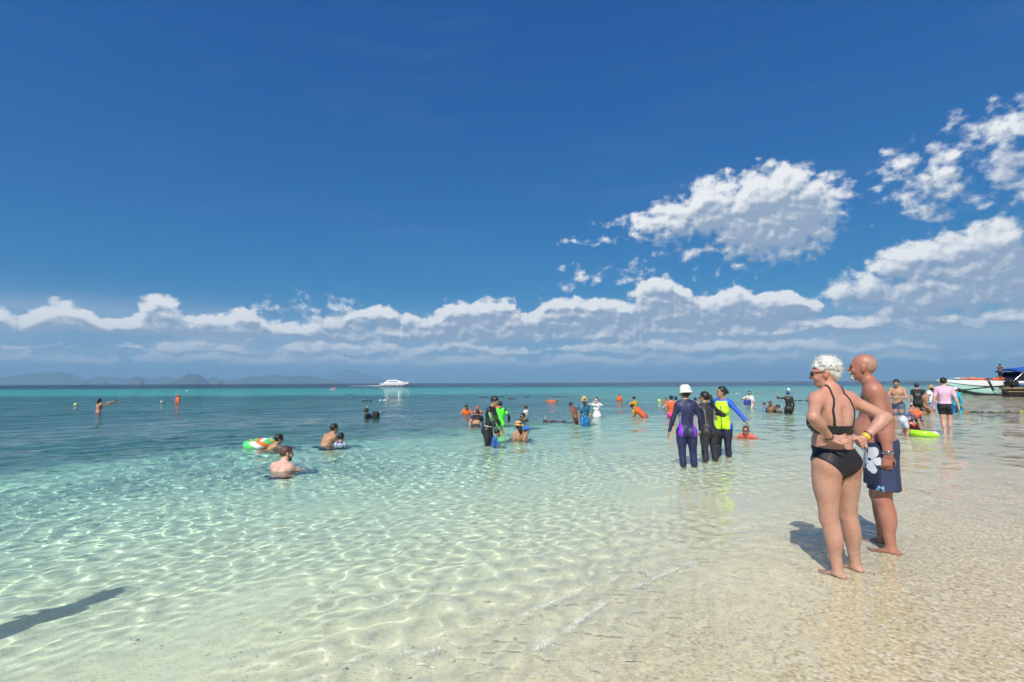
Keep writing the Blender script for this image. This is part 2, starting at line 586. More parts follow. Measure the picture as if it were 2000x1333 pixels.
# ---------------------------------------------------------------- far islands and the hazy air
def island(name, label, px0, px1, outline, dist, depth_m, seed, col=(0.055, 0.075, 0.045)):
    """hill built from a ridge line (photo column, photo row), with its own distance, width and depth"""
    xs_ = np.linspace(px0, px1, 90)
    rows = np.interp(xs_, [a for a, b in outline], [b for a, b in outline])
    dirs = [px_dir(x, y) for x, y in zip(xs_, rows)]
    ridge = np.array([(d.x / d.y * dist, dist, CAM_H + d.z / d.y * dist) for d in dirs])
    r = np.random.default_rng(seed)
    n = 17
    t = np.linspace(-1, 1, n)
    V = []
    for j in range(n):
        prof = (1 - abs(t[j]) ** 1.5)
        k = ridge.copy()
        jag = vnoise(np.arange(90) * 1.0 + 50, np.full(90, j * 1.0), 2.6, seed) * 0.35 + vnoise(np.arange(90) * 1.0, np.full(90, j * 2.0), 1.1, seed + 1) * 0.18
        wob = 1 + jag * (1 if j != n // 2 else 0.25)
        k[:, 2] = np.maximum(k[:, 2] * prof * wob, -2)
        k[:, 1] = k[:, 1] + t[j] * depth_m * (0.55 + 0.45 * np.sin(np.linspace(0.15, 2.99, 90)))
        V.append(k)
    V = np.array(V)
    i = np.arange(n * 90).reshape(n, 90)
    q = np.stack([i[:-1, :-1], i[:-1, 1:], i[1:, 1:], i[1:, :-1]], -1).reshape(-1, 4)
    o = add(name, mesh_np(name, V.reshape(-1, 3), q), M_ISLE)
    tag(o, label, 'island', 'islands on the horizon', 'thing')
    return o

def make_isle_mat():
    m, t, out = new_mat('island_forest')
    pos = t.n('NewGeometry').outputs['Position']
    nz = t.sep(t.n('NewGeometry').outputs['Normal'])[2]
    f = t.noise(pos, 0.012, 5, 0.65)
    veg = t.mix(f, (0.030, 0.050, 0.022), (0.075, 0.095, 0.045))
    rock = t.mix(t.rng(nz, 0.30, 0.62, 1.0, 0.0), veg, (0.26, 0.23, 0.19))
    principled(t, out, Base_Color=rock, Roughness=0.95)
    return m
M_ISLE = make_isle_mat()

island('island', 'long sloping island with a sharp drop at its summit end', -60, 178, [(-60, 743), (0, 739), (60, 731), (118, 728), (126, 728), (134, 736), (160, 744), (178, 751)], 9500, 700, 21)
island('island', 'low chain of blue hills behind the small rock stacks', 150, 420, [(150, 752), (180, 741), (200, 736), (240, 742), (262, 737), (300, 742), (320, 737), (350, 742), (385, 744), (420, 752)], 10500, 700, 22)
island('island', 'broad dark rounded island with cliffs', 336, 404, [(336, 752), (345, 743), (360, 738), (366, 733), (376, 731.5), (388, 733), (395, 737), (400, 744), (404, 752)], 7000, 250, 23)
island('island', 'jagged long limestone range fading into the haze', 396, 672, [(396, 752), (414, 737), (430, 742), (452, 744), (490, 737), (500, 735), (512, 737), (536, 732), (552, 736), (570, 735), (600, 734), (620, 737), (640, 742), (656, 744), (672, 751)], 9800, 500, 24)
island('island', 'pale high cone-shaped mountain behind the white speedboat', 600, 800, [(600, 751), (630, 742), (668, 727), (682, 723), (694, 725), (720, 733), (745, 738), (775, 746), (800, 752)], 16000, 1500, 25)
island('rock_stack', 'wide square rock stack with sheer sides', 256, 279, [(256, 752), (258, 741), (266, 737), (276, 737.5), (277, 743), (279, 752)], 6500, 90, 26)
island('rock_stack', 'smaller pointed rock stack between two islands', 201, 211, [(201, 752), (203, 747), (207, 746), (209, 748), (211, 752)], 6800, 50, 27)
island('rock_stack', 'thin rock stack standing off the long sloping island', 163, 172, [(163, 752), (165, 746), (168, 744.5), (170, 748), (172, 752)], 6600, 50, 28)
island('rock_stack', 'little rock islet beside the broad dark island', 424, 434, [(424, 752), (427, 745), (431, 744), (433, 748), (434, 752)], 6700, 60, 29)
island('island', 'very faint low hill behind the grey-bearded man and bathers', 1740, 1850, [(1740, 746), (1768, 741), (1786, 737), (1806, 738), (1822, 741), (1850, 746)], 16000, 900, 30)
island('island', 'barely visible flat islet far out beyond the women in swimsuits', 1285, 1440, [(1285, 748), (1302, 744.5), (1322, 743.5), (1350, 745), (1380, 744), (1440, 748)], 17000, 700, 31)

def make_haze():
    x0, x1, y0, y1, z0, z1 = -26000, 26000, -120, 22000, -27, 460
    v = [(x, y, z) for z in (z0, z1) for y in (y0, y1) for x in (x0, x1)]
    f = [(0, 2, 3, 1), (4, 5, 7, 6), (0, 1, 5, 4), (2, 6, 7, 3), (0, 4, 6, 2), (1, 3, 7, 5)]
    m, t, out = new_mat('moist_air')
    pv = t.n('VolumePrincipled')
    pv.inputs['Color'].default_value = (0.42, 0.74, 1.0, 1)
    pv.inputs['Density'].default_value = 1.25e-4
    pv.inputs['Anisotropy'].default_value = 0.0
    t.set(out.inputs['Volume'], pv.outputs[0])
    o = add('haze', mesh_np('haze', v, f, False), m)
    tag(o, kind='stuff')
    return o
HAZE = make_haze()

# ---------------------------------------------------------------- bodies: smooth distance fields turned into one continuous skin
def A(*v):
    return np.array(v, float)

def unit(v):
    return v / (np.linalg.norm(v) + 1e-9)

def rotm(axis, ang):
    return np.array(Matrix.Rotation(ang, 3, axis))

class Prim:
    __slots__ = ('kind', 'a', 'b', 'ra', 'rb', 'rot', 'k', 'name', 'flat', 'sub')
    def __init__(s, kind, a, b, ra, rb, rot, k, name, flat=None, sub=False):
        s.kind, s.a, s.b, s.ra, s.rb, s.rot, s.k, s.name, s.flat, s.sub = kind, a, b, ra, rb, rot, k, name, flat, sub

    def box(s):
        if s.kind == 'c':
            r = max(s.ra, s.rb)
            return np.minimum(s.a, s.b) - r, np.maximum(s.a, s.b) + r
        r = np.abs(s.rot) @ s.ra
        return s.a - r, s.a + r

    def dist(s, P):
        if s.kind == 'c':
            ba = s.b - s.a
            pa = P - s.a
            t = np.clip(pa @ ba / max(ba @ ba, 1e-9), 0, 1)
            o = pa - t[..., None] * ba
            if s.flat is not None:
                n, f = s.flat
                o = o + (o @ n)[..., None] * n * (1 / f - 1)
            return np.sqrt((o * o).sum(-1)) - (s.ra + t * (s.rb - s.ra))
        q = (P - s.a) @ s.rot / s.ra
        k0 = np.sqrt((q * q).sum(-1)) + 1e-9
        q = q / s.ra
        return k0 * (k0 - 1) / (np.sqrt((q * q).sum(-1)) + 1e-9)

    def grown(s, g, seg=None):
        if s.kind == 'c':
            a, b, ra, rb = s.a, s.b, s.ra, s.rb
            if seg is not None:
                f0, f1 = seg
                a, b = s.a + (s.b - s.a) * f0, s.a + (s.b - s.a) * f1
                ra, rb = s.ra + (s.rb - s.ra) * f0, s.ra + (s.rb - s.ra) * f1
            return Prim('c', a, b, ra + g, rb + g, None, s.k, s.name, s.flat, s.sub)
        return Prim('e', s.a, None, s.ra + g, None, s.rot, s.k, s.name, None, s.sub)

EDGES = [(0, 1), (2, 3), (4, 5), (6, 7), (0, 2), (1, 3), (4, 6), (5, 7), (0, 4), (1, 5), (2, 6), (3, 7)]
CORN = np.array([(i & 1, (i >> 1) & 1, (i >> 2) & 1) for i in range(8)])

def surface_nets(D, org, h):
    ins = D < 0
    c = np.zeros(tuple(n - 1 for n in D.shape), np.uint8)
    for dx, dy, dz in CORN:
        c += ins[dx:D.shape[0] - 1 + dx, dy:D.shape[1] - 1 + dy, dz:D.shape[2] - 1 + dz]
    I = np.argwhere((c > 0) & (c < 8))
    if len(I) == 0:
        return None
    val = np.stack([D[I[:, 0] + d[0], I[:, 1] + d[1], I[:, 2] + d[2]] for d in CORN], 1)
    pos = np.zeros((len(I), 3)); cnt = np.zeros(len(I))
    for a, b in EDGES:
        va, vb = val[:, a], val[:, b]
        s = (va < 0) != (vb < 0)
        t = np.where(s, va / np.where(s, va - vb, 1), 0)
        pos += np.where(s[:, None], CORN[a] + t[:, None] * (CORN[b] - CORN[a]), 0)
        cnt += s
    V = (I + pos / cnt[:, None]) * h + org
    vid = np.full(c.shape, -1, np.int32)
    vid[I[:, 0], I[:, 1], I[:, 2]] = np.arange(len(I))
    Q = []
    for ax in range(3):
        o1, o2 = [(1, 2), (2, 0), (0, 1)][ax]
        sl0 = [slice(None)] * 3; sl1 = [slice(None)] * 3
        sl0[ax] = slice(0, -1); sl1[ax] = slice(1, None)
        a, b = ins[tuple(sl0)], ins[tuple(sl1)]
        E = np.argwhere(a != b)
        E = E[(E[:, o1] >= 1) & (E[:, o2] >= 1) & (E[:, o1] < D.shape[o1] - 1) & (E[:, o2] < D.shape[o2] - 1)]
        if not len(E):
            continue
        fl = a[E[:, 0], E[:, 1], E[:, 2]]
        def cell(d1, d2):
            q = E.copy(); q[:, o1] += d1; q[:, o2] += d2
            return vid[q[:, 0], q[:, 1], q[:, 2]]
        q = np.stack([cell(-1, -1), cell(0, -1), cell(0, 0), cell(-1, 0)], 1)
        q[~fl] = q[~fl][:, ::-1]
        Q.append(q)
    Q = np.concatenate(Q)
    return V, Q[(Q >= 0).all(1)]

def wob(P, s, seed=0.0):
    """cheap smooth 3d wobble"""
    x, y, z = P[..., 0] * s, P[..., 1] * s, P[..., 2] * s
    return (np.sin(x + 1.7 * np.sin(0.9 * y + seed)) * np.sin(y + 1.3 * np.sin(1.1 * z + 2 * seed)) + np.sin(z * 1.1 + 1.6 * np.sin(0.8 * x + seed)) * np.sin(1.3 * y + z)) * 0.5

def field(prims, h, clips=(), disp=None, extra=None, kscale=1.0, pad=0.03):
    lo = np.min([p.box()[0] for p in prims if not p.sub], 0) - pad
    hi = np.max([p.box()[1] for p in prims if not p.sub], 0) + pad
    n = np.ceil((hi - lo) / h).astype(int) + 2
    D = np.full(n, 0.2, np.float32)
    ax = [lo[i] + np.arange(n[i]) * h for i in range(3)]
    def block(p, m):
        a, b = p.box()
        i0 = np.clip(((a - m - lo) / h).astype(int), 0, n - 1)
        i1 = np.clip(((b + m - lo) / h).astype(int) + 2, 1, n)
        sl = tuple(slice(i0[i], i1[i]) for i in range(3))
        P = np.stack(np.meshgrid(*(ax[i][sl[i]] for i in range(3)), indexing='ij'), -1)
        return sl, P
    for p in prims:
        k = p.k * kscale
        sl, P = block(p, k + 3 * h)
        d = p.dist(P)
        o = D[sl]
        if p.sub:
            w = np.clip(0.5 - 0.5 * (o + d) / k, 0, 1)
            D[sl] = o + (-d - o) * w + k * w * (1 - w)
        else:
            w = np.clip(0.5 + 0.5 * (o - d) / k, 0, 1)
            D[sl] = o + (d - o) * w - k * w * (1 - w)
    if clips or disp or extra:
        P = np.stack(np.meshgrid(*ax, indexing='ij'), -1)
        if disp:
            D = D - disp(P)
        for c in clips:
            if callable(c):
                D = np.maximum(D, c(P))
            else:
                q, nn = c
                D = np.maximum(D, (P - q) @ nn)
    return D, lo

def skin_mesh(name, prims, h, clips=(), disp=None, kscale=1.0, smooth=0):
    D, lo = field(prims, h, clips, disp, kscale=kscale)
    r = surface_nets(D, lo, h)
    if r is None:
        return None
    V, Q = r
    return mesh_np(name, V, Q)


def two_bone(S, T, l1, l2, pole):
    d = T - S
    L = np.linalg.norm(d)
    if L > (l1 + l2) * 0.998:
        T = S + d / L * (l1 + l2) * 0.998
        d = T - S; L = np.linalg.norm(d)
    L = max(L, abs(l1 - l2) + 1e-3)
    u = unit(d)
    p = unit(pole - (pole @ u) * u)
    x = (l1 * l1 - l2 * l2 + L * L) / (2 * L)
    y = math.sqrt(max(l1 * l1 - x * x, 0))
    return S + u * x + p * y, S + u * L


class Figure:
    """a posed human body in its own frame: x to its right, y forward, z up, the ground at z = 0"""
    def __init__(s, H=1.72, female=False, child=False, fat=0.0, hip=None, feet=None, lean=0.0, side=0.0, twist=0.0, pelvis_yaw=0.0,
                 head_yaw=0.0, head_pitch=0.0, head_roll=0.0, arm_r=None, arm_l=None, knee=None, h=0.012, detail=1, bust=0.0, stoop=0.0, neck_fwd=0.0,
                 muscle=1.0, hand_r=None, hand_l=None, curl=0.35, butt=1.0):
        s.s = S = H / 1.75
        s.h, s.detail, s.female, s.child = h, detail, female, child
        s.P = []
        hs = 1.28 if child else 1.0
        leg = 0.90 if not child else 0.80
        tor = 1.0 if not child else 0.97
        s.hip_z = (hip if hip is not None else (leg + 0.0)) * (S if hip is None else 1.0)
        wS = (0.90 if female else 1.0) * (0.92 if child else 1.0)
        wH = (1.06 if female else 1.0) * (0.9 if child else 1.0)
        Rp = rotm('Z', pelvis_yaw)
        Rt = rotm('Z', twist) @ rotm('X', -lean) @ rotm('Y', side)
        s.Rt, s.Rp = Rt, Rp
        O = A(0, 0, s.hip_z)
        s.O = O
        Rt2 = Rt @ rotm('X', -stoop)
        mid = A(0, -0.005, 0.20) * S
        def T(x, y, z):
            """torso frame; above the waist it may stoop further"""
            q = A(x, y, z) * S
            if z > 0.20 and stoop:
                return O + Rt @ mid + Rt2 @ (q - mid)
            return O + Rt @ q
        s.T = T
        def PT(x, y, z):
            return O + (Rp @ (A(x, y, z) * S))
        s.PT = PT
        RT = lambda z: Rt2 if z > 0.2 else Rt
        def ell(name, c, r, k=0.03, pel=False, rot=None):
            R_ = Rp if pel else RT(c[2])
            if rot is not None: R_ = R_ @ rot
            s.P.append(Prim('e', PT(*c) if pel else T(*c), None, A(*r) * S, None, R_, k * S, name))
        def cone(name, a, b, ra, rb, k=0.03, flat=None, sub=False):
            s.P.append(Prim('c', np.asarray(a, float), np.asarray(b, float), ra * S, rb * S, None, k * S, name, flat, sub))
        s.cone, s.ell = cone, ell
        m = muscle
        # ---- trunk
        ell('pelvis', (0, 0.0, 0.035), (0.158 * wH + fat * 0.02, 0.108 + fat * 0.02, 0.115), 0.04, pel=True)
        for q in (-1, 1):
            ell('pelvis', (q * 0.074 * wH, -0.055 * butt, -0.015), (0.088 * wH, 0.085 * butt, 0.098), 0.03, pel=True)
        ell('belly', (0, 0.008 + fat * 0.045, 0.16), (0.132 * (0.95 if female else 1) + fat * 0.03, 0.098 + fat * 0.07, 0.155), 0.05)
        ell('chest', (0, 0.0, 0.345), (0.150 * wS + fat * 0.012, 0.106 + fat * 0.02, 0.185), 0.06)
        ell('chest', (0, -0.012, 0.43), (0.150 * wS, 0.088, 0.11), 0.05)
        cone('chest', T(-0.135 * wS, -0.012, 0.505), T(0.135 * wS, -0.012, 0.505), 0.058, 0.058, 0.05)
        for q in (-1, 1):
            cone('trap', T(q * 0.03, -0.012, 0.585), T(q * 0.135 * wS, -0.014, 0.535), 0.045, 0.036, 0.045)
            if bust:
                ell('bust', (q * 0.075, 0.088, 0.325), (0.072 * bust, 0.062 * bust, 0.068 * bust), 0.03)
            elif not child:
                ell('pec', (q * 0.07 * wS, 0.072, 0.405), (0.068, 0.03, 0.055), 0.04)
            ell('back', (q * 0.075 * wS, -0.07, 0.42), (0.06, 0.03, 0.09), 0.05)      # shoulder blades
        if detail:
            cone('spine', T(0, -0.118, 0.10), T(0, -0.128, 0.42), 0.014, 0.016, 0.045, sub=True)
        # ---- neck and head
        nb = T(0, -0.008, 0.555)
        at = T(0, 0.012 + neck_fwd, 0.64 + (0.012 if child else 0))
        cone('neck', nb, at + Rt2 @ A(0, 0, 0.015) * S, 0.055 if not female else 0.05, 0.05 if not female else 0.045, 0.04)
        Rh = rotm('Z', head_yaw) @ rotm('X', -head_pitch) @ rotm('Y', head_roll)
        Rh = Rt2 @ Rh if not stoop else (rotm('Z', twist) @ rotm('X', -lean * 0.5) @ Rh)
        s.Rh, s.at = Rh, at
        HS = S * hs
        def Hd(x, y, z):
            return at + Rh @ (A(x, y, z) * HS)
        s.Hd, s.HS = Hd, HS
        def hell(name, c, r, k=0.02, sub=False, rot=None):
            s.P.append(Prim('e', Hd(*c), None, A(*r) * HS, None, Rh if rot is None else Rh @ rot, k * HS, name, None, sub))
        def hcone(name, a, b, ra, rb, k=0.012, sub=False):
            s.P.append(Prim('c', Hd(*a), Hd(*b), ra * HS, rb * HS, None, k * HS, name, None, sub))
        s.hell, s.hcone = hell, hcone
        hell('head', (0, -0.012, 0.112), (0.076, 0.096, 0.092), 0.03)
        hell('head', (0, 0.026, 0.062), (0.062, 0.066, 0.082), 0.03)
        hcone('head', (0, 0.0, 0.025), (0, 0.060, 0.000), 0.046, 0.031, 0.03)
        if detail:
            hcone('head', (-0.030, 0.080, 0.108), (0.030, 0.080, 0.108), 0.013, 0.013, 0.015)
            for q in (-1, 1):
                hell('head', (q * 0.031, 0.102, 0.084), (0.018, 0.016, 0.012), 0.012, True)
                hell('head', (q * 0.040, 0.066, 0.050), (0.022, 0.022, 0.022), 0.02)
            hell('head', (0, 0.086, 0.023), (0.024, 0.013, 0.0085), 0.01)
            hell('head', (0, 0.100, 0.023), (0.022, 0.01, 0.0022), 0.005, True)
        hcone('head', (0, 0.086, 0.092), (0, 0.111, 0.056), 0.009, 0.0135, 0.010)
        for q in (-1, 1):
            hell('head', (q * 0.077, -0.006, 0.074), (0.011, 0.021, 0.033), 0.008, rot=rotm('Z', q * 0.35))
            if detail > 1:
                hell('head', (q * 0.089, -0.001, 0.078), (0.006, 0.011, 0.018), 0.006, True)
        s.top = (Hd(0, -0.012, 0.204))[2]
        # ---- arms
        l1, l2 = 0.285 * S, 0.25 * S
        s.arm = {}
        for q, spec, hand in ((1, arm_r, hand_r), (-1, arm_l, hand_l)):
            n_ = 'r' if q > 0 else 'l'
            Sh = T(q * 0.172 * wS, -0.012, 0.505)
            if spec is None:
                tgt = Sh + Rt2 @ (A(q * 0.06, 0.03, -0.52) * S); pole = Rt2 @ A(q * 0.4, -1, 0)
            else:
                tgt = Sh + A(*spec[0][1:]) * S if isinstance(spec[0][0], str) else np.array(spec[0], float)
                pole = Rt2 @ A(*spec[1]) if len(spec) > 1 else Rt2 @ A(q * 0.4, -1, 0)
            El, Wr = two_bone(Sh, tgt, l1, l2, pole)
            ar = (0.86 if female else 1.0) * (0.82 if child else 1.0) * (1 + 0.32 * fat)
            ell_r = 0.056 * ar * m
            s.P.append(Prim('e', Sh + Rt2 @ (A(q * 0.003, 0, -0.012) * S), None, A(ell_r, ell_r, ell_r * 1.15) * S, None, Rt2, 0.045 * S, 'shoulder_' + n_))
            cone('upper_arm_' + n_, Sh, El, 0.049 * ar * m, 0.039 * ar, 0.035)
            cone('fore_arm_' + n_, El, Wr, 0.040 * ar, 0.0275 * ar, 0.02)
            fm = El + (Wr - El) * 0.28
            s.P.append(Prim('e', fm, None, A(0.043, 0.043, 0.07) * S * ar, None, s.align(Wr - El), 0.03 * S, 'fore_arm_' + n_))
            s.arm[n_] = (Sh, El, Wr)
            s.hand(q, n_, Wr, unit(Wr - El), hand, curl, hs if child else 1.0)
        # ---- legs
        if feet is None:
            feet = [(0.085, 0.0, 0.0, 0.12), (-0.085, 0.0, 0.0, -0.12)]
        lt, lc = 0.425 * S * (leg / 0.90), 0.40 * S * (leg / 0.90)
        s.leg = {}
        for q, f in zip((1, -1), feet):
            n_ = 'r' if q > 0 else 'l'
            Hp = PT(q * 0.088 * wH, 0.0, 0.0)
            fy = rotm('Z', f[3])
            An = A(f[0], f[1], f[2] + 0.075 * S)
            pole = A(*(knee[0 if q > 0 else 1])) if knee else fy @ A(0, 1, 0.02)
            Kn, An = two_bone(Hp, An, lt, lc, pole)
            lr = (1.03 if female else 1.0) * (0.80 if child else 1.0) * (1 + 0.17 * fat)
            cone('thigh_' + n_, Hp + A(0, 0, -0.01), Kn, 0.087 * lr * (1.08 if female else 1), 0.057 * lr, 0.035)
            ht = Hp + (Kn - Hp) * 0.35 + unit(pole) * 0.012 * S
            s.P.append(Prim('e', ht, None, A(0.078, 0.082, 0.14) * S * lr, None, s.align(Kn - Hp), 0.04 * S, 'thigh_' + n_))
            cone('shin_' + n_, Kn, An, 0.052 * lr, 0.034 * lr, 0.025)
            cm = Kn + (An - Kn) * 0.30 - (fy @ A(0, 0.020, 0)) * S
            s.P.append(Prim('e', cm, None, A(0.050, 0.052, 0.115) * S * lr, None, s.align(An - Kn), 0.035 * S, 'shin_' + n_))
            if detail:
                s.P.append(Prim('e', Kn + unit(pole) * 0.022 * S, None, A(0.036, 0.034, 0.042) * S * lr, None, np.eye(3), 0.03 * S, 'shin_' + n_))
            sc = S * (0.92 if female else 1.0) * (0.95 if child else 1)
            # with the shin lying down the foot points on along it
            sh = unit(An - Kn)
            down = rotm('Z', f[3]) if sh[2] < -0.35 else np.stack([unit(np.cross(A(0, 0, 1), sh)) * -1, sh * 0.5 + A(0, 0, 0.8), A(0, 0, 1)], 1)
            F = lambda x, y, z: An + down @ (A(x, y, z) * sc)
            s.P.append(Prim('e', F(0, -0.035, -0.038), None, A(0.031, 0.038, 0.036) * sc, None, np.eye(3), 0.025 * sc, 'foot_' + n_))
            s.P.append(Prim('c', F(0, 0.0, -0.012), F(0, 0.11, -0.046), 0.036 * sc, 0.024 * sc, None, 0.03 * sc, 'foot_' + n_))
            s.P.append(Prim('c', F(0.025, 0.095, -0.052), F(-0.025, 0.085, -0.053), 0.021 * sc, 0.019 * sc, None, 0.02 * sc, 'foot_' + n_))
            tr = max(0.0105, 0.75 * h)
            for j in range(5):
                x = (0.030 - 0.0165 * j) * (-q)
                L = (0.172, 0.168, 0.158, 0.146, 0.132)[j]
                s.P.append(Prim('c', F(x * 0.9, 0.09, -0.054), F(x * 1.25, L, -0.063), tr * (1.3 if j == 0 else 1) * sc, tr * (1.15 if j == 0 else 0.9) * sc, None, 0.008 * sc, 'foot_' + n_))
            s.leg[n_] = (Hp, Kn, An)

    @staticmethod
    def align(d):
        """frame whose z axis runs along d"""
        z = unit(d)
        x = unit(np.cross(A(0.13, 0.98, 0.1), z))
        return np.stack([x, np.cross(z, x), z], 1)

    def hand(s, q, n_, W, d, spec, curl, hs):
        """palm, four unequal bent fingers and a thumb from the side of the palm"""
        if spec is not None:
            d = unit(A(*spec[0])); n = unit(A(*spec[1]))
            n = unit(n - (n @ d) * d)
            if len(spec) > 2: curl = spec[2]
        else:
            n = unit(np.cross(np.cross(d, A(-q, 0.0, 0.05)), d))
        sd = np.cross(d, n) * q * -1                       # thumb side
        S = s.s * (0.90 if s.female else 1.0) * (0.96 if s.child else 1)
        Rm = np.stack([sd, d, n], 1)
        s.P.append(Prim('e', W + d * 0.050 * S, None, A(0.040, 0.052, 0.0175) * S, None, Rm, 0.02 * S, 'hand_' + n_))
        fr = max(0.0088 * S, 0.62 * s.h)
        kk = 0.006 * S
        for j, (o, L) in enumerate(((0.030, 0.066), (0.0105, 0.076), (-0.010, 0.070), (-0.029, 0.055))):
            c = curl * (1 + 0.12 * j)
            b = W + (d * 0.086 + sd * o) * S
            m_ = b + (d * math.cos(c * 0.8) + n * math.sin(c * 0.8)) * L * 0.55 * S + sd * o * 0.12 * S
            t_ = m_ + (d * math.cos(c * 2.0) + n * math.sin(c * 2.0)) * L * 0.50 * S
            s.P.append(Prim('c', b, m_, fr * 1.08, fr, None, kk, 'hand_' + n_))
            s.P.append(Prim('c', m_, t_, fr, fr * 0.82, None, kk, 'hand_' + n_))
        b = W + (d * 0.022 + sd * 0.028 + n * 0.006) * S
        m_ = b + unit(sd * 0.62 + d * 0.70 + n * 0.30) * 0.045 * S
        t_ = m_ + unit(sd * 0.15 + d * 0.9 + n * 0.40) * 0.034 * S
        s.P.append(Prim('c', b, m_, fr * 1.35, fr * 1.15, None, kk * 1.6, 'hand_' + n_))
        s.P.append(Prim('c', m_, t_, fr * 1.1, fr * 0.85, None, kk, 'hand_' + n_))

    def body(s, name='body'):
        return skin_mesh(name, s.P, s.h)

    def pick(s, names, g, segs=None):
        """copies of body pieces grown by g: what a garment over them is made of"""
        out = []
        for p in s.P:
            for n in names:
                if p.name == n or (n.endswith('*') and p.name.startswith(n[:-1])):
                    seg = (segs or {}).get(p.name)
                    if seg is not None and p.kind == 'e':
                        continue
                    w_ = p.grown(g, seg)
                    if g > 0.008 and p.name[:5] in ('upper', 'fore_', 'shoul'): w_.k *= 0.45
                    out.append(w_)
                    break
        return out

    def wear(s, name, names, g, clips=(), segs=None, extra=(), disp=None, h=None):
        pr = s.pick(names, g, segs) + list(extra)
        return skin_mesh(name, pr, h or s.h, clips, disp)

    # cutting planes in the torso, head and pelvis frames: keep what lies on the far side of n
    def ct(s, p, n, pel=False):
        R_ = s.Rp if pel else s.Rt
        if pel:
            return s.PT(*p), R_ @ unit(A(*n))
        return s.T(*p), (s.Rt if p[2] <= 0.2 else s.Rt) @ unit(A(*n))

    def ch(s, p, n):
        return s.Hd(*p), s.Rh @ unit(A(*n))


# ---------------------------------------------------------------- skin, cloth, hair
def skin_mat(name, col, rough=0.56, red=0.06):
    m, t, out = new_mat(name)
    tc = t.n('TexCoord').outputs['Object']
    n1 = t.noise(tc, 7, 4, 0.6)
    n2 = t.noise(tc, 60, 3, 0.6)
    c2 = tuple(min(1, a * b) for a, b in zip(col, (0.86, 0.70, 0.64)))
    base = t.mix(t.rng(n1, 0.35, 0.75, 0.0, 0.75), col, c2)
    base = t.mix(t.rng(n2, 0.50, 0.75, 0, 0.35), base, tuple(a * 0.65 for a in c2))
    mole = t.voro(tc, 16, 0, 0.5, 'F1')
    base = t.mix(t.rng(mole, 0.07, 0.045, 0, 0.6), base, tuple(a * 0.4 for a in c2))
    b = principled(t, out, Base_Color=base, Roughness=rough)
    b.inputs['Subsurface Weight'].default_value = 0.10
    b.inputs['Subsurface Radius'].default_value = (0.02, 0.008, 0.004)
    b.inputs['Subsurface Scale'].default_value = 0.5
    bump(t, b, t.m('ADD', n2, t.m('MULTIPLY', t.noise(t.v('MULTIPLY', tc, (1, 1, 2.2)), 22, 3, 0.6, 1.0), 1.6)), 0.22, 0.006)
    return m

def cloth_mat(name, col, rough=0.75, col2=None, scale=18.0, sheen=0.0, fold=0.35):
    m, t, out = new_mat(name)
    tc = t.n('TexCoord').outputs['Object']
    f = t.noise(t.v('MULTIPLY', tc, (1, 1, 0.55)), 11, 3, 0.55, 0.8)
    w = t.noise(tc, 260, 2, 0.5)
    base = t.mix(t.rng(f, 0.3, 0.7, 0, 1), tuple(a * 0.88 for a in col), col)
    if col2 is not None:
        base = t.mix(t.rng(t.noise(tc, scale, 2, 0.5), 0.52, 0.58), base, col2)
    b = principled(t, out, Base_Color=base, Roughness=rough)
    b.inputs['Sheen Weight'].default_value = sheen
    bump(t, b, t.m('ADD', f, t.m('MULTIPLY', w, 0.05)), fold, 0.03)
    return m

def hair_mat(name, col, rough=0.45):
    m, t, out = new_mat(name)
    tc = t.n('TexCoord').outputs['Object']
    n = t.noise(t.v('MULTIPLY', tc, (1, 1, 0.35)), 120, 3, 0.65, 1.5)
    base = t.mix(n, tuple(a * 0.62 for a in col), col)
    b = principled(t, out, Base_Color=base, Roughness=rough)
    bump(t, b, n, 0.6, 0.006)
    return m

SKIN = dict(
    fair=skin_mat('skin_fair', (0.60, 0.365, 0.255)),
    tan=skin_mat('skin_tan', (0.46, 0.255, 0.15)),
    olive=skin_mat('skin_olive', (0.40, 0.225, 0.13)),
    dark=skin_mat('skin_dark', (0.20, 0.10, 0.058)),
    burnt=skin_mat('skin_sunburnt', (0.42, 0.185, 0.125), 0.46),
    pink=skin_mat('skin_pink', (0.62, 0.375, 0.29)),
)
HAIR = dict(
    black=hair_mat('hair_black', (0.018, 0.014, 0.012)),
    brown=hair_mat('hair_brown', (0.075, 0.040, 0.022)),
    auburn=hair_mat('hair_auburn', (0.115, 0.048, 0.024)),
    white=hair_mat('hair_white', (0.80, 0.78, 0.72), 0.55),
    stubble=hair_mat('hair_stubble', (0.47, 0.29, 0.21), 0.6),
)
_cl = {}
def CL(col, **kw):
    key = (tuple(col), tuple(sorted(kw.items())))
    if key not in _cl:
        _cl[key] = cloth_mat('cloth_%d' % len(_cl), col, **kw)
    return _cl[key]

def ribbon(name, pts, normals, w, th, mat, parent):
    """flat band with thickness along a line of points"""
    pts = [np.asarray(p, float) for p in pts]
    V, F = [], []
    n = len(pts)
    for i, p in enumerate(pts):
        d = unit(pts[min(i + 1, n - 1)] - pts[max(i - 1, 0)])
        nn = unit(normals[i]); sd = unit(np.cross(d, nn))
        for a, b in ((-1, 0), (1, 0), (1, 1), (-1, 1)):
            V.append(p + sd * w / 2 * a + nn * th * b)
    for i in range(n - 1):
        for j in range(4):
            k = (j + 1) % 4
            F.append((i * 4 + j, i * 4 + k, i * 4 + 4 + k, i * 4 + 4 + j))
    F.append((3, 2, 1, 0)); e = (n - 1) * 4
    F.append((e, e + 1, e + 2, e + 3))
    return add(name, mesh_np(name, V, F), mat, parent)

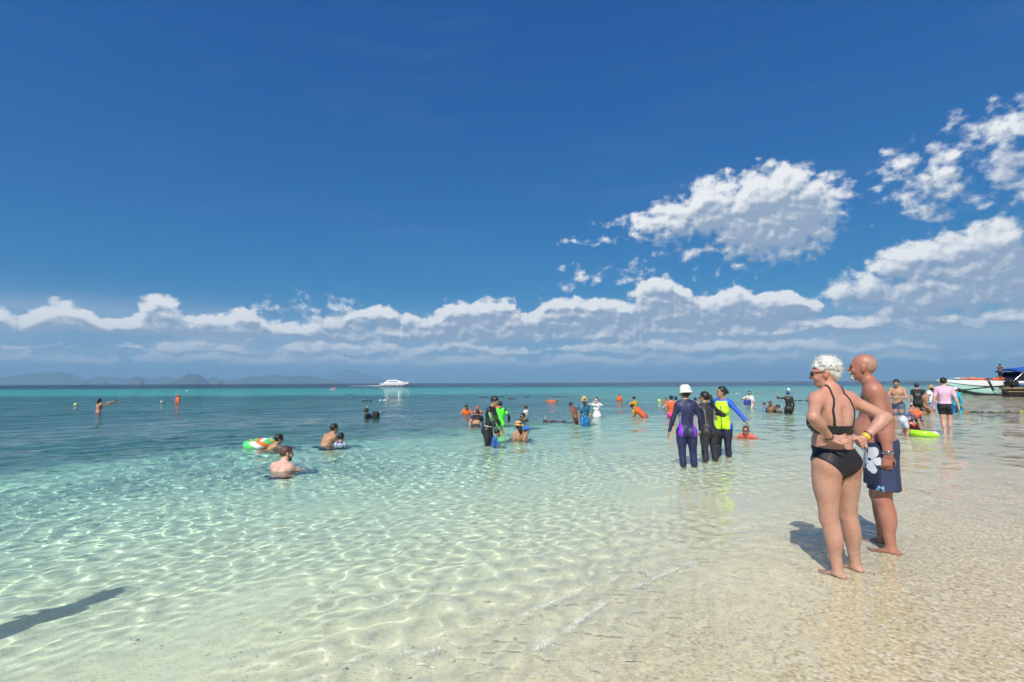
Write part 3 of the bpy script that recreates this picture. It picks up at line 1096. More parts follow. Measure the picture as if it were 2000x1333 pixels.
def tube(name, pts, r, mat, parent=None, n=8, closed=False, taper=None):
    pts = [np.asarray(p, float) for p in pts]
    m = len(pts)
    V, F = [], []
    up = A(0.03, 0.05, 1)
    for i, p in enumerate(pts):
        if closed: d = unit(pts[(i + 1) % m] - pts[i - 1])
        else: d = unit(pts[min(i + 1, m - 1)] - pts[max(i - 1, 0)])
        a = unit(np.cross(d, up if abs(d[2]) < 0.95 else A(1, 0, 0))); b = np.cross(d, a)
        rr = r if taper is None else r * taper[i]
        for j in range(n):
            t = 2 * math.pi * j / n
            V.append(p + (a * math.cos(t) + b * math.sin(t)) * rr)
    for i in range(m if closed else m - 1):
        for j in range(n):
            k = (j + 1) % n; i2 = (i + 1) % m
            F.append((i * n + j, i2 * n + j, i2 * n + k, i * n + k))
    me = mesh_np(name, V, F)
    return add(name, me, mat, parent)

def lathe(name, prof, mat, parent=None, n=28, mtx=None, wobble=0.0, seed=0):
    """turned shape from (radius, height) pairs"""
    V, F = [], []
    r_ = random.Random(seed)
    ph = [r_.uniform(0, 6.28) for _ in range(3)]
    for r, z in prof:
        for j in range(n):
            t = 2 * math.pi * j / n
            zz = z + wobble * r * (math.sin(2 * t + ph[0]) + 0.6 * math.sin(3 * t + ph[1]))
            V.append((r * math.cos(t), r * math.sin(t), zz))
    for i in range(len(prof) - 1):
        for j in range(n):
            k = (j + 1) % n
            F.append((i * n + j, i * n + k, (i + 1) * n + k, (i + 1) * n + j))
    V = np.array(V)
    if mtx is not None:
        Rm, o = mtx
        V = V @ Rm.T + o
    return add(name, mesh_np(name, V, F), mat, parent)

M_DARK = CL((0.012, 0.012, 0.014), rough=0.4, fold=0.1)
def plain(name, col, rough=0.5, metal=0.0, coat=0.0):
    m, t, out = new_mat(name)
    tc = t.n('TexCoord').outputs['Object']
    n = t.noise(tc, 9, 4, 0.6)
    b = principled(t, out, Base_Color=t.mix(t.rng(n, 0.35, 0.75, 0, 0.35), col, tuple(a * 0.72 for a in col)), Roughness=rough, Metallic=metal)
    b.inputs['Coat Weight'].default_value = coat
    return m
M_EYE = plain('eye_dark', (0.02, 0.013, 0.01), 0.2)
M_LIP = plain('lip', (0.36, 0.12, 0.10), 0.4)
M_LENS = plain('dark_lens', (0.012, 0.011, 0.012), 0.08)


def hair(f, root, style, mat):
    """hair as its own surface over the skull"""
    HS = f.HS
    h = min(f.h, 0.012)
    pr = []
    for p in f.P:
        if p.name == 'head' and p.kind == 'e' and not p.sub and p.ra[0] > 0.07 * HS:
            pr.append(p.grown(0.010 * HS if style in ('short', 'crop') else 0.014 * HS))
    cl = []
    fine = 0.0035 * HS
    dsp = lambda P: fine * wob(P, 95 / HS, 0.3)
    if style in ('short', 'crop'):
        cl = [f.ch((0, 0.052, 0.128), (0, 0.86, -0.50)), f.ch((0, -0.02, 0.052), (0, 0.42, -0.9))]
        if style == 'crop':
            pr = [p.grown(-0.005 * HS) for p in pr]
    elif style == 'fringe':                                       # straight fringe of a small child
        cl = [f.ch((0, 0.075, 0.118), (0, 0.86, -0.50)), f.ch((0, -0.02, 0.040), (0, 0.35, -0.9))]
    elif style in ('bun', 'pony', 'long'):
        cl = [f.ch((0, 0.045, 0.140), (0, 0.86, -0.50)), f.ch((0, 0.0, 0.035), (0, 0.55, -0.85))]
    def hp(name, a, b, ra, rb, k=0.02):
        pr.append(Prim('c', f.Hd(*a), f.Hd(*b), ra * HS, rb * HS, None, k * HS, name))
    post = []
    me = skin_mesh('hair', pr, h, cl, dsp)
    o = add('hair', me, mat, root)
    if style == 'bun':
        pr = []; hp('bun', (0, -0.105, 0.10), (0, -0.125, 0.085), 0.036, 0.030)
        add('hair_bun', skin_mesh('hair_bun', pr, h, (), dsp), mat, root)
    if style == 'pony':
        pr = []
        hp('p', (0, -0.09, 0.10), (0, -0.135, 0.085), 0.030, 0.036)
        hp('p', (0, -0.135, 0.085), (0.008, -0.16, -0.02), 0.040, 0.036)
        hp('p', (0.008, -0.16, -0.02), (0.012, -0.15, -0.16), 0.036, 0.014)
        add('ponytail', skin_mesh('ponytail', pr, h, (), dsp), mat, root)
        lathe('hair_band', [(0.030 * HS, -0.006 * HS), (0.036 * HS, 0), (0.030 * HS, 0.006 * HS)], M_DARK, root, 14, (f.Rh @ rotm('X', 1.35), f.Hd(0, -0.112, 0.093)))
    if style == 'long':
        pr = []
        hp('p', (0, -0.06, 0.10), (0, -0.085, -0.02), 0.070, 0.062)
        hp('p', (0, -0.085, -0.02), (0, -0.095, -0.14), 0.062, 0.040)
        add('hair_length', skin_mesh('hair_length', pr, h, [f.ch((0, -0.005, 0), (0, 1, 0))], dsp), mat, root)
    return o

def face(f, root, shades=False, lips=True):
    HS = f.HS
    for q in (-1, 1):
        me = skin_mesh('eye', [Prim('e', f.Hd(q * 0.031, 0.090, 0.086), None, A(0.012, 0.008, 0.006) * HS, None, f.Rh, 0.01, 'e')], 0.003 * HS)
        if me and not shades: add('eye', me, M_EYE, root)
        me = skin_mesh('eyebrow', [Prim('c', f.Hd(q * 0.016, 0.096, 0.108), f.Hd(q * 0.048, 0.083, 0.108), 0.005 * HS, 0.004 * HS, None, 0.01, 'e')], 0.003 * HS)
        if me and not shades: add('eyebrow', me, HAIR['black'], root)

def sunglasses(f, root, mat=None):
    HS = f.HS
    g = add('sunglasses', skin_mesh('sunglasses', [Prim('c', f.Hd(-0.05, 0.100, 0.098), f.Hd(0.05, 0.100, 0.098), 0.004 * HS, 0.004 * HS, None, 0.004, 'b')] + [
        Prim('c', f.Hd(q * 0.058, 0.090, 0.096), f.Hd(q * 0.086, -0.005, 0.092), 0.0036 * HS, 0.0036 * HS, None, 0.004, 'b') for q in (-1, 1)], 0.0032), mat or M_DARK, root)
    for q in (-1, 1):
        me = skin_mesh('lens', [Prim('e', f.Hd(q * 0.034, 0.101, 0.083), None, A(0.025, 0.007, 0.019) * HS, None, f.Rh @ rotm('Z', -q * 0.22), 0.01, 'e')], 0.0035)
        add('lens', me, M_LENS, g)

def brim_hat(f, root, mat, brim=0.16, droop=0.02, crown=0.10, wide=0.098, tilt=0.0, name='sun_hat', wobble=0.02, band=None, n=30):
    HS = f.HS
    Rm = f.Rh @ rotm('X', tilt)
    prof = [(0.001, crown), (wide * 0.40, crown * 0.99), (wide * 0.66, crown * 0.94), (wide * 0.84, crown * 0.80), (wide * 0.95, crown * 0.52), (wide * 1.0, 0.012), (wide * 1.06, 0.0), (brim * 0.8, -droop * 0.55), (brim, -droop), (brim, -droop - 0.006), (brim * 0.8, -droop * 0.55 - 0.006), (wide * 1.0, -0.007), (wide * 0.9, 0.0)]
    prof = [(r * HS, z * HS) for r, z in prof]
    o = lathe(name, prof, mat, root, n, (Rm, f.Hd(0, -0.012, 0.125)), wobble, 3)
    if band is not None:
        lathe('hat_band', [(wide * 1.005 * HS, 0.008 * HS), (wide * 1.02 * HS, 0.012 * HS), (wide * 1.0 * HS, 0.030 * HS), (wide * 0.97 * HS, 0.032 * HS)], band, o, n, (Rm, f.Hd(0, -0.012, 0.125)))
    return o

# ---------------------------------------------------------------- the older couple at the water's edge
def bed_at(x, y):
    return float(bed_z(np.array([x]), np.array([y]))[0])

def root_person(x, y, yaw, z=None):
    r = empty('person', (x, y, bed_at(x, y) - 0.004 if z is None else z), yaw)
    return r

def ring_on(name, f, n_, t, r, w, mat, root, th=0.003):
    """band round a wrist"""
    Sh, El, Wr = f.arm[n_]
    c = El + (Wr - El) * t
    Rm = f.align(Wr - El)
    prof = [(r, -w / 2), (r + th, -w / 2), (r + th * 1.3, 0), (r + th, w / 2), (r, w / 2)]
    return lathe(name, prof, mat, root, 22, (Rm, c))

def make_woman():
    root = root_person(2.50, 4.02, R(13))
    tag(root, 'white-haired woman in a black bikini with hands on her hips', 'person')
    f = Figure(H=1.70, female=True, fat=0.62, feet=[(0.175, 0.045, 0, 0.15), (-0.065, -0.030, 0, 0.28)], lean=-0.02, head_yaw=R(40), head_pitch=R(7),
               arm_r=((0.165, -0.105, 1.075), (1.0, -0.40, 0.1)), arm_l=((-0.165, -0.125, 1.085), (-1.0, -0.55, 0.1)),
               hand_r=((-0.75, -0.10, -0.38), (0.1, -1, 0.3), 1.15), hand_l=((0.95, -0.22, -0.10), (0, -0.75, 0.5), 0.42),
               h=0.0065, detail=2, bust=1.05, stoop=0.07, neck_fwd=0.012, butt=0.82)
    # soft folds of the back under the band and above the hips
    for q in (-1, 1):
        f.ell('fold', (q * 0.085, -0.052, 0.205), (0.062, 0.045, 0.028), 0.03)
    f.cone('spine', f.T(0, -0.135, 0.03), f.T(0, -0.135, 0.20), 0.012, 0.012, 0.05, sub=True)
    add('body', f.body(), SKIN_W, root)
    # bikini
    blk = CL((0.010, 0.010, 0.012), rough=0.6, fold=0.35)
    add('bikini_bottom', f.wear('bikini_bottom', ['pelvis', 'belly', 'thigh*'], 0.0065, [
        f.ct((0, 0, 0.128), (0, -0.05, 1)), f.ct((0, 0, -0.118), (0, 0, -1), True),
        f.ct((0.175, 0, 0.040), (0.150, 0, -0.165), True), f.ct((-0.175, 0, 0.040), (-0.150, 0, -0.165), True)]), blk, root)
    top = add('bikini_top', f.wear('bikini_top', ['chest', 'bust', 'belly'], 0.007, [
        f.ct((0, 0, 0.238), (0, 0.0, -1)), lambda P: ((P - f.T(0, 0, 0.305)) @ f.Rt[:, 2]) - 0.10 * np.clip(((P - f.O) @ f.Rt[:, 1]) * 12, 0, 1) - 0.012 * np.clip(np.abs((P - f.O) @ f.Rt[:, 0]) * 9 - 0.3, 0, 1)]), BIKINI_TOP, root)
    clasp = skin_mesh('clasp', [Prim('e', f.T(0.0, -0.118, 0.272), None, A(0.008, 0.006, 0.03), None, f.Rt, 0.01, 'c')], 0.004)
    add('clasp', clasp, M_DARK, top)
    for q in (-1, 1):
        x = f.Rt[:, 0]
        def slab(P, q=q):
            X_ = (P - f.O) @ x
            Z_ = (P - f.O) @ f.Rt[:, 2]
            c = q * (0.088 - 0.040 * np.clip((Z_ - 0.42) / 0.12, 0, 1) + 0.012 * np.clip((Z_ - 0.30) / 0.1, 0, 1)) * f.s
            return np.abs(X_ - c) - 0.0075
        add('strap', f.wear('strap', ['chest', 'trap', 'back', 'bust'], 0.0055, [slab, f.ct((0, 0, 0.30), (0, 0, -1))], h=0.0038), blk, top)
    # yellow and dark bands on one wrist, a fine bracelet on the other
    ring_on('wristband', f, 'r', 0.93, 0.028, 0.020, plain('yellow_rubber', (0.85, 0.62, 0.01), 0.45), root)
    ring_on('bracelet', f, 'r', 0.83, 0.030, 0.006, CL((0.10, 0.02, 0.02)), root)
    ring_on('watch_strap', f, 'l', 0.93, 0.0285, 0.011, plain('dark_leather', (0.03, 0.03, 0.035), 0.4), root)
    sunglasses(f, root)
    # short curly white hair: a cap of many small curls and loose tips
    HS = f.HS
    rr = random.Random(4)
    pr = [Prim('e', f.Hd(0, -0.016, 0.120), None, A(0.079, 0.096, 0.090) * HS, None, f.Rh, 0.02, 'h'),
          Prim('e', f.Hd(0, -0.075, 0.070), None, A(0.060, 0.036, 0.056) * HS, None, f.Rh, 0.03, 'h')]
    tips = []
    for i in range(190):
        a = rr.uniform(0, 6.283); e = math.asin(rr.uniform(-0.45, 1))
        d = A(math.cos(e) * math.cos(a), math.cos(e) * math.sin(a), math.sin(e))
        if d[1] > 0.35 and d[2] < 0.30: continue
        if abs(d[0]) > 0.6 and d[2] < 0.0 and d[1] > -0.45: continue
        if d[1] > 0.0 and d[2] < 0.12: continue
        c = A(0, -0.016, 0.118) + d * A(0.081, 0.097, 0.091)
        r = rr.uniform(0.009, 0.014)
        t2 = unit(np.cross(d, A(rr.uniform(-1, 1), rr.uniform(-1, 1), rr.uniform(-0.5, 0.5))))
        pr.append(Prim('c', f.Hd(*(c - t2 * 0.020)), f.Hd(*(c + t2 * 0.020)), r * HS * 0.75, r * HS, None, 0.006, 'h'))
        tips.append((c, d, t2))
    face_cut = [f.ch((0, 0.060, 0.128), (0, 0.80, -0.60)), lambda P: 0.030 * HS - np.linalg.norm((P - f.Hd(0, 0.01, 0.066)) * 1.0, axis=-1) * 0 + np.where(False, 0, -1)]
    face_cut = [f.ch((0, 0.062, 0.126), (0, 0.78, -0.62)), f.ch((0, -0.028, 0.030), (0, 0.50, -0.85))]
    hr = add('hair', skin_mesh('hair', pr, 0.0048, face_cut, lambda P: 0.0030 * wob(P, 260, 0.7)), HAIR['white'], root)
    V, F = [], []
    for c, d, t2 in tips * 4:
        j = A(rr.uniform(-1, 1), rr.uniform(-1, 1), rr.uniform(-1, 1)) * 0.016
        t2 = unit(t2 + A(rr.uniform(-1, 1), rr.uniform(-1, 1), rr.uniform(-1, 1)) * 0.6); t2 = unit(t2 - (t2 @ d) * d)
        p0 = c + j
        if d[1] > 0.3 and d[2] < 0.45: continue
        pts = [p0 - t2 * 0.012, p0 + d * 0.007, p0 + d * 0.012 + t2 * 0.012, p0 + d * 0.010 + t2 * 0.026]
        wv = unit(np.cross(d, t2)) * 0.0013
        b = len(V)
        for k, p in enumerate(pts):
            s_ = 1 - 0.25 * k
            V += [f.Hd(*(p - wv * s_)), f.Hd(*(p + wv * s_)), f.Hd(*(p + d * 0.0015))]
        for k in range(3):
            for a_ in range(3):
                c_ = (a_ + 1) % 3
                F.append((b + k * 3 + a_, b + k * 3 + c_, b + k * 3 + 3 + c_, b + k * 3 + 3 + a_))
    lk = add('hair_tips', mesh_np('hair_tips', V, F), HAIR['white'], hr)
    lk['kind'] = 'stuff'
    return root

def make_skin_w():
    m = skin_mat('skin_woman', (0.50, 0.285, 0.20), 0.52)
    nt = NT(m.node_tree)
    # shoulders and upper back redder than the rest, as sun leaves them
    b = [n for n in m.node_tree.nodes if n.type == 'BSDF_PRINCIPLED'][0]
    old = b.inputs['Base Color'].links[0].from_socket
    z = nt.sep(nt.n('TexCoord').outputs['Object'])[2]
    zz = nt.m('ADD', z, nt.m('MULTIPLY', nt.noise(nt.n('TexCoord').outputs['Object'], 9, 3), 0.12))
    c = nt.mix(nt.m('MULTIPLY', nt.rng(zz, 1.26, 1.46), 0.45), old, (0.56, 0.22, 0.14))
    nt.set(b.inputs['Base Color'], c)
    return m
SKIN_W = make_skin_w()

def make_bikini_top_mat():
    m, t, out = new_mat('bikini_dots')
    tc = t.n('TexCoord').outputs['Object']
    v = t.n('TexVoronoi'); t.set(v.inputs['Vector'], tc); v.inputs['Scale'].default_value = 62
    dot = t.rng(v.outputs['Distance'], 0.30, 0.24)
    hue = t.sep(v.outputs['Color'])
    col = t.mix(t.rng(hue[0], 0.45, 0.55), (0.55, 0.02, 0.35), (0.55, 0.55, 0.62))
    front = t.rng(t.sep(tc)[1], 0.045, 0.060)
    base = t.mix(t.m('MULTIPLY', dot, front), (0.010, 0.010, 0.012), col)
    b = principled(t, out, Base_Color=base, Roughness=0.45)
    bump(t, b, t.noise(tc, 14, 3), 0.3, 0.02)
    return m
BIKINI_TOP = make_bikini_top_mat()

def make_shorts_mat():
    m, t, out = new_mat('board_shorts_print')
    tc = t.n('TexCoord').outputs['Object']
    P = t.sep(tc)
    def flower(cy, cz, r, petals, rot, side):
        y = t.m('SUBTRACT', P[1], cy); z = t.m('SUBTRACT', P[2], cz)
        rad = t.m('SQRT', t.m('ADD', t.m('MULTIPLY', y, y), t.m('MULTIPLY', z, z)))
        ang = t.m('ADD', t.m('ARCTAN2', z, y), rot)
        ang = t.m('ADD', ang, t.m('MULTIPLY', t.m('SUBTRACT', t.noise(tc, 16, 2), 0.5), 0.5))
        pet = t.m('ABSOLUTE', t.m('COSINE', t.m('MULTIPLY', ang, petals / 2)))
        lim = t.m('MULTIPLY', t.m('POWER', pet, 0.42), r)
        lim = t.m('ADD', lim, t.m('MULTIPLY', t.m('SUBTRACT', t.noise(tc, 70, 2), 0.5), r * 0.28))
        f = t.rng(t.m('SUBTRACT', lim, rad), -0.002, 0.003)
        ctr = t.rng(rad, 0.010, 0.016)
        return t.m('MULTIPLY', t.m('MULTIPLY', f, ctr), t.rng(t.m('MULTIPLY', P[0], side), 0.0, 0.01))
    navy = t.mix(t.rng(t.noise(t.v('MULTIPLY', tc, (1, 1, 0.4)), 9, 3), 0.3, 0.7), (0.016, 0.028, 0.075), (0.026, 0.043, 0.100))
    # dark panel at the front of the thigh, with big pale blossoms on it
    panel = t.rng(P[1], 0.020, 0.026)
    base = t.mix(t.m('MULTIPLY', panel, 0.8), navy, (0.012, 0.017, 0.050))
    base = t.mix(flower(0.095, 0.835, 0.118, 5, 0.5, -1), base, (0.62, 0.64, 0.69))
    base = t.mix(flower(-0.19, 0.80, 0.055, 5, 1.1, -1), base, (0.16, 0.36, 0.60))
    base = t.mix(flower(0.03, 0.590, 0.036, 5, 0.2, -1), base, (0.20, 0.42, 0.64))
    base = t.mix(flower(0.08, 0.82, 0.11, 5, 0.9, 1), base, (0.62, 0.64, 0.69))
    b = principled(t, out, Base_Color=base, Roughness=0.7)
    f = t.noise(t.v('MULTIPLY', tc, (1, 1, 0.3)), 14, 3, 0.55, 0.6)
    bump(t, b, f, 0.6, 0.035)
    return m

def make_man():
    root = root_person(3.28, 4.62, R(57))
    tag(root, 'bald sunburnt man with a white goatee in navy flowered shorts', 'person')
    f = Figure(H=1.775, fat=0.80, feet=[(0.165, 0.02, 0, -0.30), (-0.140, -0.025, 0, -0.16)], lean=0.0, stoop=0.15, head_yaw=R(-5), head_pitch=R(-2),
               neck_fwd=0.022, butt=0.78, arm_l=((-0.262, -0.050, 0.785), (-0.3, -1, 0)), arm_r=((0.25, 0.03, 0.80), (0.3, -1, 0)),
               hand_l=((0.02, 0.12, -1), (1.0, 0.25, 0), 0.60), h=0.0068, detail=2, muscle=1.06)
    f.ell('belly', (0, 0.075, 0.115), (0.135, 0.115, 0.125), 0.05)
    body = add('body', f.body(), SKIN['burnt'], root)
    ex = []
    for q, n_ in ((1, 'r'), (-1, 'l')):
        Hp, Kn, An = f.leg[n_]
        ex.append(Prim('c', Hp + A(q * 0.008, 0, 0.03), Hp + (Kn - Hp) * 0.98 + A(q * 0.008, -0.012, 0), 0.112, 0.124, None, 0.03, 'leg'))
    sh = add('swim_shorts', f.wear('swim_shorts', ['pelvis', 'thigh*', 'belly'], 0.012, [f.ct((0, 0, 0.070), (0, 0.10, 1)), (A(0, 0, 0.575), A(0.0, 0.05, -1)),
             lambda P: 0.004 - np.abs(P[..., 0]) - np.clip(P[..., 2] - 0.74, 0, 1) * 3], extra=ex,
             disp=lambda P: 0.006 * np.sin(np.arctan2(P[..., 1], np.abs(P[..., 0]) - 0.09) * 7) * np.clip((0.86 - P[..., 2]) * 4, 0, 1)), make_shorts_mat(), root)
    pts = [A(-0.203 - 0.006 * i, 0.005 - 0.006 * i, 0.975 - 0.052 * i) for i in range(4)]
    pipe = ribbon('piping', pts, [A(-1, 0.05, 0)] * 4, 0.008, 0.003, CL((0.75, 0.75, 0.78)), sh)
    # watch
    steel = plain('steel', (0.55, 0.53, 0.50), 0.25, 1.0)
    w = ring_on('watch', f, 'l', 0.93, 0.0370, 0.022, steel, root, 0.005)
    Sh, El, Wr = f.arm['l']
    c = El + (Wr - El) * 0.93
    ob = add('watch_face', skin_mesh('watch_face', [Prim('e', c + A(-0.041, -0.004, 0), None, A(0.006, 0.017, 0.017), None, np.eye(3), 0.01, 'w')], 0.0035), plain('dial', (0.30, 0.29, 0.26), 0.2, 0.6), w)
    # white goatee and moustache
    add('beard', skin_mesh('beard', [
        Prim('e', f.Hd(0, 0.072, -0.010), None, A(0.032, 0.027, 0.029) * f.HS, None, f.Rh, 0.02, 'b'),
        Prim('c', f.Hd(-0.030, 0.076, 0.010), f.Hd(-0.010, 0.094, 0.036), 0.0085, 0.008, None, 0.01, 'b'),
        Prim('c', f.Hd(0.030, 0.076, 0.010), f.Hd(0.010, 0.094, 0.036), 0.0085, 0.008, None, 0.01, 'b'),
        Prim('c', f.Hd(-0.012, 0.094, 0.036), f.Hd(0.012, 0.094, 0.036), 0.008, 0.008, None, 0.01, 'b')], 0.0045, (), lambda P: 0.0022 * wob(P, 300, 0.2)), HAIR['white'], root)
    add('mouth', skin_mesh('mouth', [Prim('e', f.Hd(0, 0.093, 0.021), None, A(0.020, 0.007, 0.006) * f.HS, None, f.Rh, 0.01, 'm')], 0.0035), plain('mouth', (0.14, 0.03, 0.03), 0.5), root)
    # cropped grey hair round the back of the head
    pr = [p.grown(0.0018) for p in f.P if p.name == 'head' and p.kind == 'e' and not p.sub and p.ra[0] > 0.07 * f.HS]
    add('hair', skin_mesh('hair', pr, 0.006, [f.ch((0, -0.040, 0.1), (0, 1, 0.25)), f.ch((0, -0.05, 0.165), (0, -0.35, 1)), f.ch((0, -0.06, 0.045), (0, 0.2, -1))], lambda P: 0.0012 * wob(P, 420, 0.2)), HAIR['stubble'], root)
    for q in (-1, 1):
        add('eye', skin_mesh('eye', [Prim('e', f.Hd(q * 0.031, 0.088, 0.084), None, A(0.013, 0.009, 0.006) * f.HS, None, f.Rh, 0.01, 'e')], 0.0035), M_EYE, root)
        add('eyebrow', skin_mesh('eyebrow', [Prim('c', f.Hd(q * 0.014, 0.096, 0.107), f.Hd(q * 0.050, 0.080, 0.110), 0.0045, 0.004, None, 0.01, 'e')], 0.0035), HAIR['stubble'], root)
    return root, f

# ---------------------------------------------------------------- bathers
def z_at(px, py, Y):
    d = px_dir(px, py)
    return CAM_H + d.z / d.y * Y

TR = ['chest', 'trap', 'belly', 'pelvis', 'pec', 'back', 'bust']

def g_shirt(f, root, mat, sleeve=0.6, hem=-0.06, g=0.0105, name='shirt', neck=0.592):
    nm = TR + ['shoulder*', 'upper_arm*'] + (['fore_arm*'] if sleeve > 1 else []) + (['thigh*'] if hem < 0.02 else [])
    seg = {'thigh_r': (0, 0.35), 'thigh_l': (0, 0.35)}
    for n_ in 'rl':
        if sleeve > 1: seg['fore_arm_' + n_] = (0, sleeve - 1)
        else: seg['upper_arm_' + n_] = (0, sleeve)
    return add(name, f.wear(name, nm, g, [f.ct((0, 0, hem), (0, 0, -1)), f.ct((0, 0, neck), (0, 0.10, 1))], seg), mat, root)

def g_trunks(f, root, mat, ln=0.5, g=0.015, top=0.085, name='swim_trunks'):
    seg = {'thigh_r': (0, ln), 'thigh_l': (0, ln)}
    return add(name, f.wear(name, ['pelvis', 'belly', 'thigh*'], g, [f.ct((0, 0, top), (0, 0, 1))], seg), mat, root)

def g_suit(f, root, mat, g=0.006, name='wetsuit', arms=0.95, legs=0.93, neck=0.60):
    seg = {'fore_arm_r': (0, arms), 'fore_arm_l': (0, arms), 'shin_r': (0, legs), 'shin_l': (0, legs)}
    nm = TR + ['shoulder*', 'upper_arm*', 'fore_arm*', 'thigh*', 'shin*', 'neck']
    out = [p for p in f.pick(nm, g, seg)]
    # keep the rounder muscle forms too
    out += [p.grown(g) for p in f.P if p.kind == 'e' and p.name[:4] in ('shin', 'fore')]
    return add(name, skin_mesh(name, out, f.h, [f.ct((0, 0, neck), (0, 0.25, 1))]), mat, root)

def g_panel(f, root, parts, g, clips, mat, name='panel'):
    me = f.wear(name, parts, g, clips)
    return add(name, me, mat, root) if me else None

def g_vest(f, root, col=(0.90, 0.13, 0.02)):
    v = add('life_jacket', f.wear('life_jacket', ['chest', 'belly', 'pec', 'back', 'bust', 'trap'], 0.034 * f.s, [f.ct((0, 0, 0.10), (0, 0, -1)), f.ct((0, 0, 0.575), (0, 0.2, 1))],
            disp=lambda P: -0.006 * np.clip(np.sin(P[..., 0] * 40) * 4, 0, 1)), CL(col, rough=0.7, fold=0.5), root)
    for z in (0.16, 0.27):
        me = f.wear('belt', ['chest', 'belly', 'pec', 'back', 'bust'], 0.039 * f.s, [f.ct((0, 0, z), (0, 0, -1)), f.ct((0, 0, z + 0.028), (0, 0, 1))])
        if me: add('belt', me, M_DARK, v)
    return v

def g_bikini(f, root, mat, mat2=None):
    add('bikini_bottom', f.wear('bikini_bottom', ['pelvis', 'thigh*'], 0.008, [
        f.ct((0, 0, 0.075), (0, 0, 1)), f.ct((0, 0, -0.12), (0, 0, -1), True),
        f.ct((0.17, 0, 0.035), (0.15, 0, -0.165), True), f.ct((-0.17, 0, 0.035), (-0.15, 0, -0.165), True)]), mat, root)
    add('bikini_top', f.wear('bikini_top', ['chest', 'bust', 'belly'], 0.009, [f.ct((0, 0, 0.285), (0, 0, -1)), f.ct((0, 0, 0.36), (0, -0.5, 1))]), mat2 or mat, root)

def g_skirt(f, root, mat, z0=0.12, ln=0.42, r0=0.17, r1=0.24, name='skirt'):
    S = f.s
    pr = [Prim('c', f.PT(0, 0, z0), f.PT(0, 0, z0 - ln), r0 * S, r1 * S, None, 0.03, 's', (A(0, 1, 0), 0.85))] + f.pick(['pelvis'], 0.014)
    return add(name, skin_mesh(name, pr, f.h, [f.ct((0, 0, z0), (0, 0, 1), True), f.ct((0, 0, z0 - ln), (0, 0, -1), True)],
               lambda P: 0.010 * np.sin(np.arctan2(P[..., 1], P[..., 0]) * 9)), mat, root)

def g_cap(f, root, mat, bill=True, name='cap'):
    HS = f.HS
    pr = [p.grown(0.016 * HS) for p in f.P if p.name == 'head' and p.kind == 'e' and not p.sub and p.ra[0] > 0.07 * HS]
    o = add(name, skin_mesh(name, pr, min(f.h, 0.012), [f.ch((0, 0, 0.112), (0, 0.12, -1))]), mat, root)
    if bill:
        add('bill', skin_mesh('bill', [Prim('e', f.Hd(0, 0.095, 0.118), None, A(0.068, 0.075, 0.010) * HS, None, f.Rh @ rotm('X', -0.2), 0.01, 'b')], min(f.h, 0.010)), mat, o)
    return o

def g_hood(f, root, mat):
    HS = f.HS
    pr = [p.grown(0.008 * HS) for p in f.P if p.name == 'head' and p.kind == 'e' and not p.sub and p.ra[0] > 0.05 * HS]
    return add('hood', skin_mesh('hood', pr, min(f.h, 0.012), [f.ch((0, 0.062, 0.1), (0, 1, 0.05))]), mat, root)

M_MASK = plain('mask_rubber', (0.02, 0.02, 0.022), 0.35)
def g_mask(f, root, tube_=True, up=False):
    HS = f.HS
    z = 0.15 if up else 0.086
    m = add('diving_mask', skin_mesh('diving_mask', [Prim('e', f.Hd(0, 0.085 if not up else 0.06, z), None, A(0.066, 0.034, 0.033) * HS, None, f.Rh, 0.01, 'm')], min(f.h, 0.011)), M_MASK, root)
    if tube_:
        tube('snorkel', [f.Hd(0.03, 0.105, 0.02), f.Hd(0.075, 0.095, 0.03), f.Hd(0.100, 0.03, 0.12), f.Hd(0.105, -0.02, 0.26), f.Hd(0.105, -0.04, 0.34)], 0.013, CL((0.85, 0.75, 0.10), rough=0.4), m, 8)
    return m

NAVY, BLACK = (0.018, 0.024, 0.085), (0.012, 0.012, 0.014)
GROUP = 'bathers in the shallow sea'
FIGS = {}

def bather(px, wl, top, face, label, skin='olive', hairst=('short', 'black'), wear=(), key=None, yshift=0.0, crouch=False, group=GROUP, lod=1.0, **kw):
    x, y = on_water(px, wl)
    az = math.atan2(x, y)
    yaw = R(face) - az
    bz = bed_at(x, y) - 0.004
    zt = z_at(px, top, y)
    h = float(np.clip(y * 0.00095, 0.0095, 0.020)) * lod
    det = 1 if y < 20 else 0
    kw.setdefault('detail', det)
    if crouch:
        H = kw.pop('H', 1.68)
        hip = 0.5
        sitf = kw.pop('feet', None)
        for _ in range(3):
            ft = sitf or [(0.13, 0.30 if hip < 0.5 else 0.08, 0, 0.1), (-0.13, 0.26 if hip < 0.5 else 0.04, 0, -0.1)]
            f = Figure(H=H, hip=hip, feet=ft, h=h, **kw)
            hip = float(np.clip(hip + (zt - bz) - f.top - 0.0, 0.10, 0.90 * H / 1.75))
        f = Figure(H=H, hip=hip, feet=ft, h=h, **kw)
        zoff = (zt - bz) - f.top                     # swimming: the feet leave the bottom
        if zoff < 0: zoff = max(zoff, -0.05)
    else:
        H = kw.pop('H', None)
        if H is None:
            f = Figure(H=1.7, h=h, **kw)
            H = 1.7 * (zt - bz) / f.top
        f = Figure(H=H, h=h, **kw)
        zoff = 0.0
    root = root_person(x, y, yaw, bz + zoff)
    tag(root, label, 'person', group)
    add('body', f.body(), SKIN[skin] if isinstance(skin, str) else skin, root)
    if hairst:
        hair(f, root, hairst[0], HAIR[hairst[1]])
    if f.detail and abs(((face + math.degrees(kw.get('head_yaw', 0)) + 180) % 360) - 180) > 50:
        face_(f, root, kw.get('child', False))
    for w in wear:
        w(f, root)
    if key: FIGS[key] = (f, root)
    return f, root

def face_(f, root, child):
    face(f, root, False)

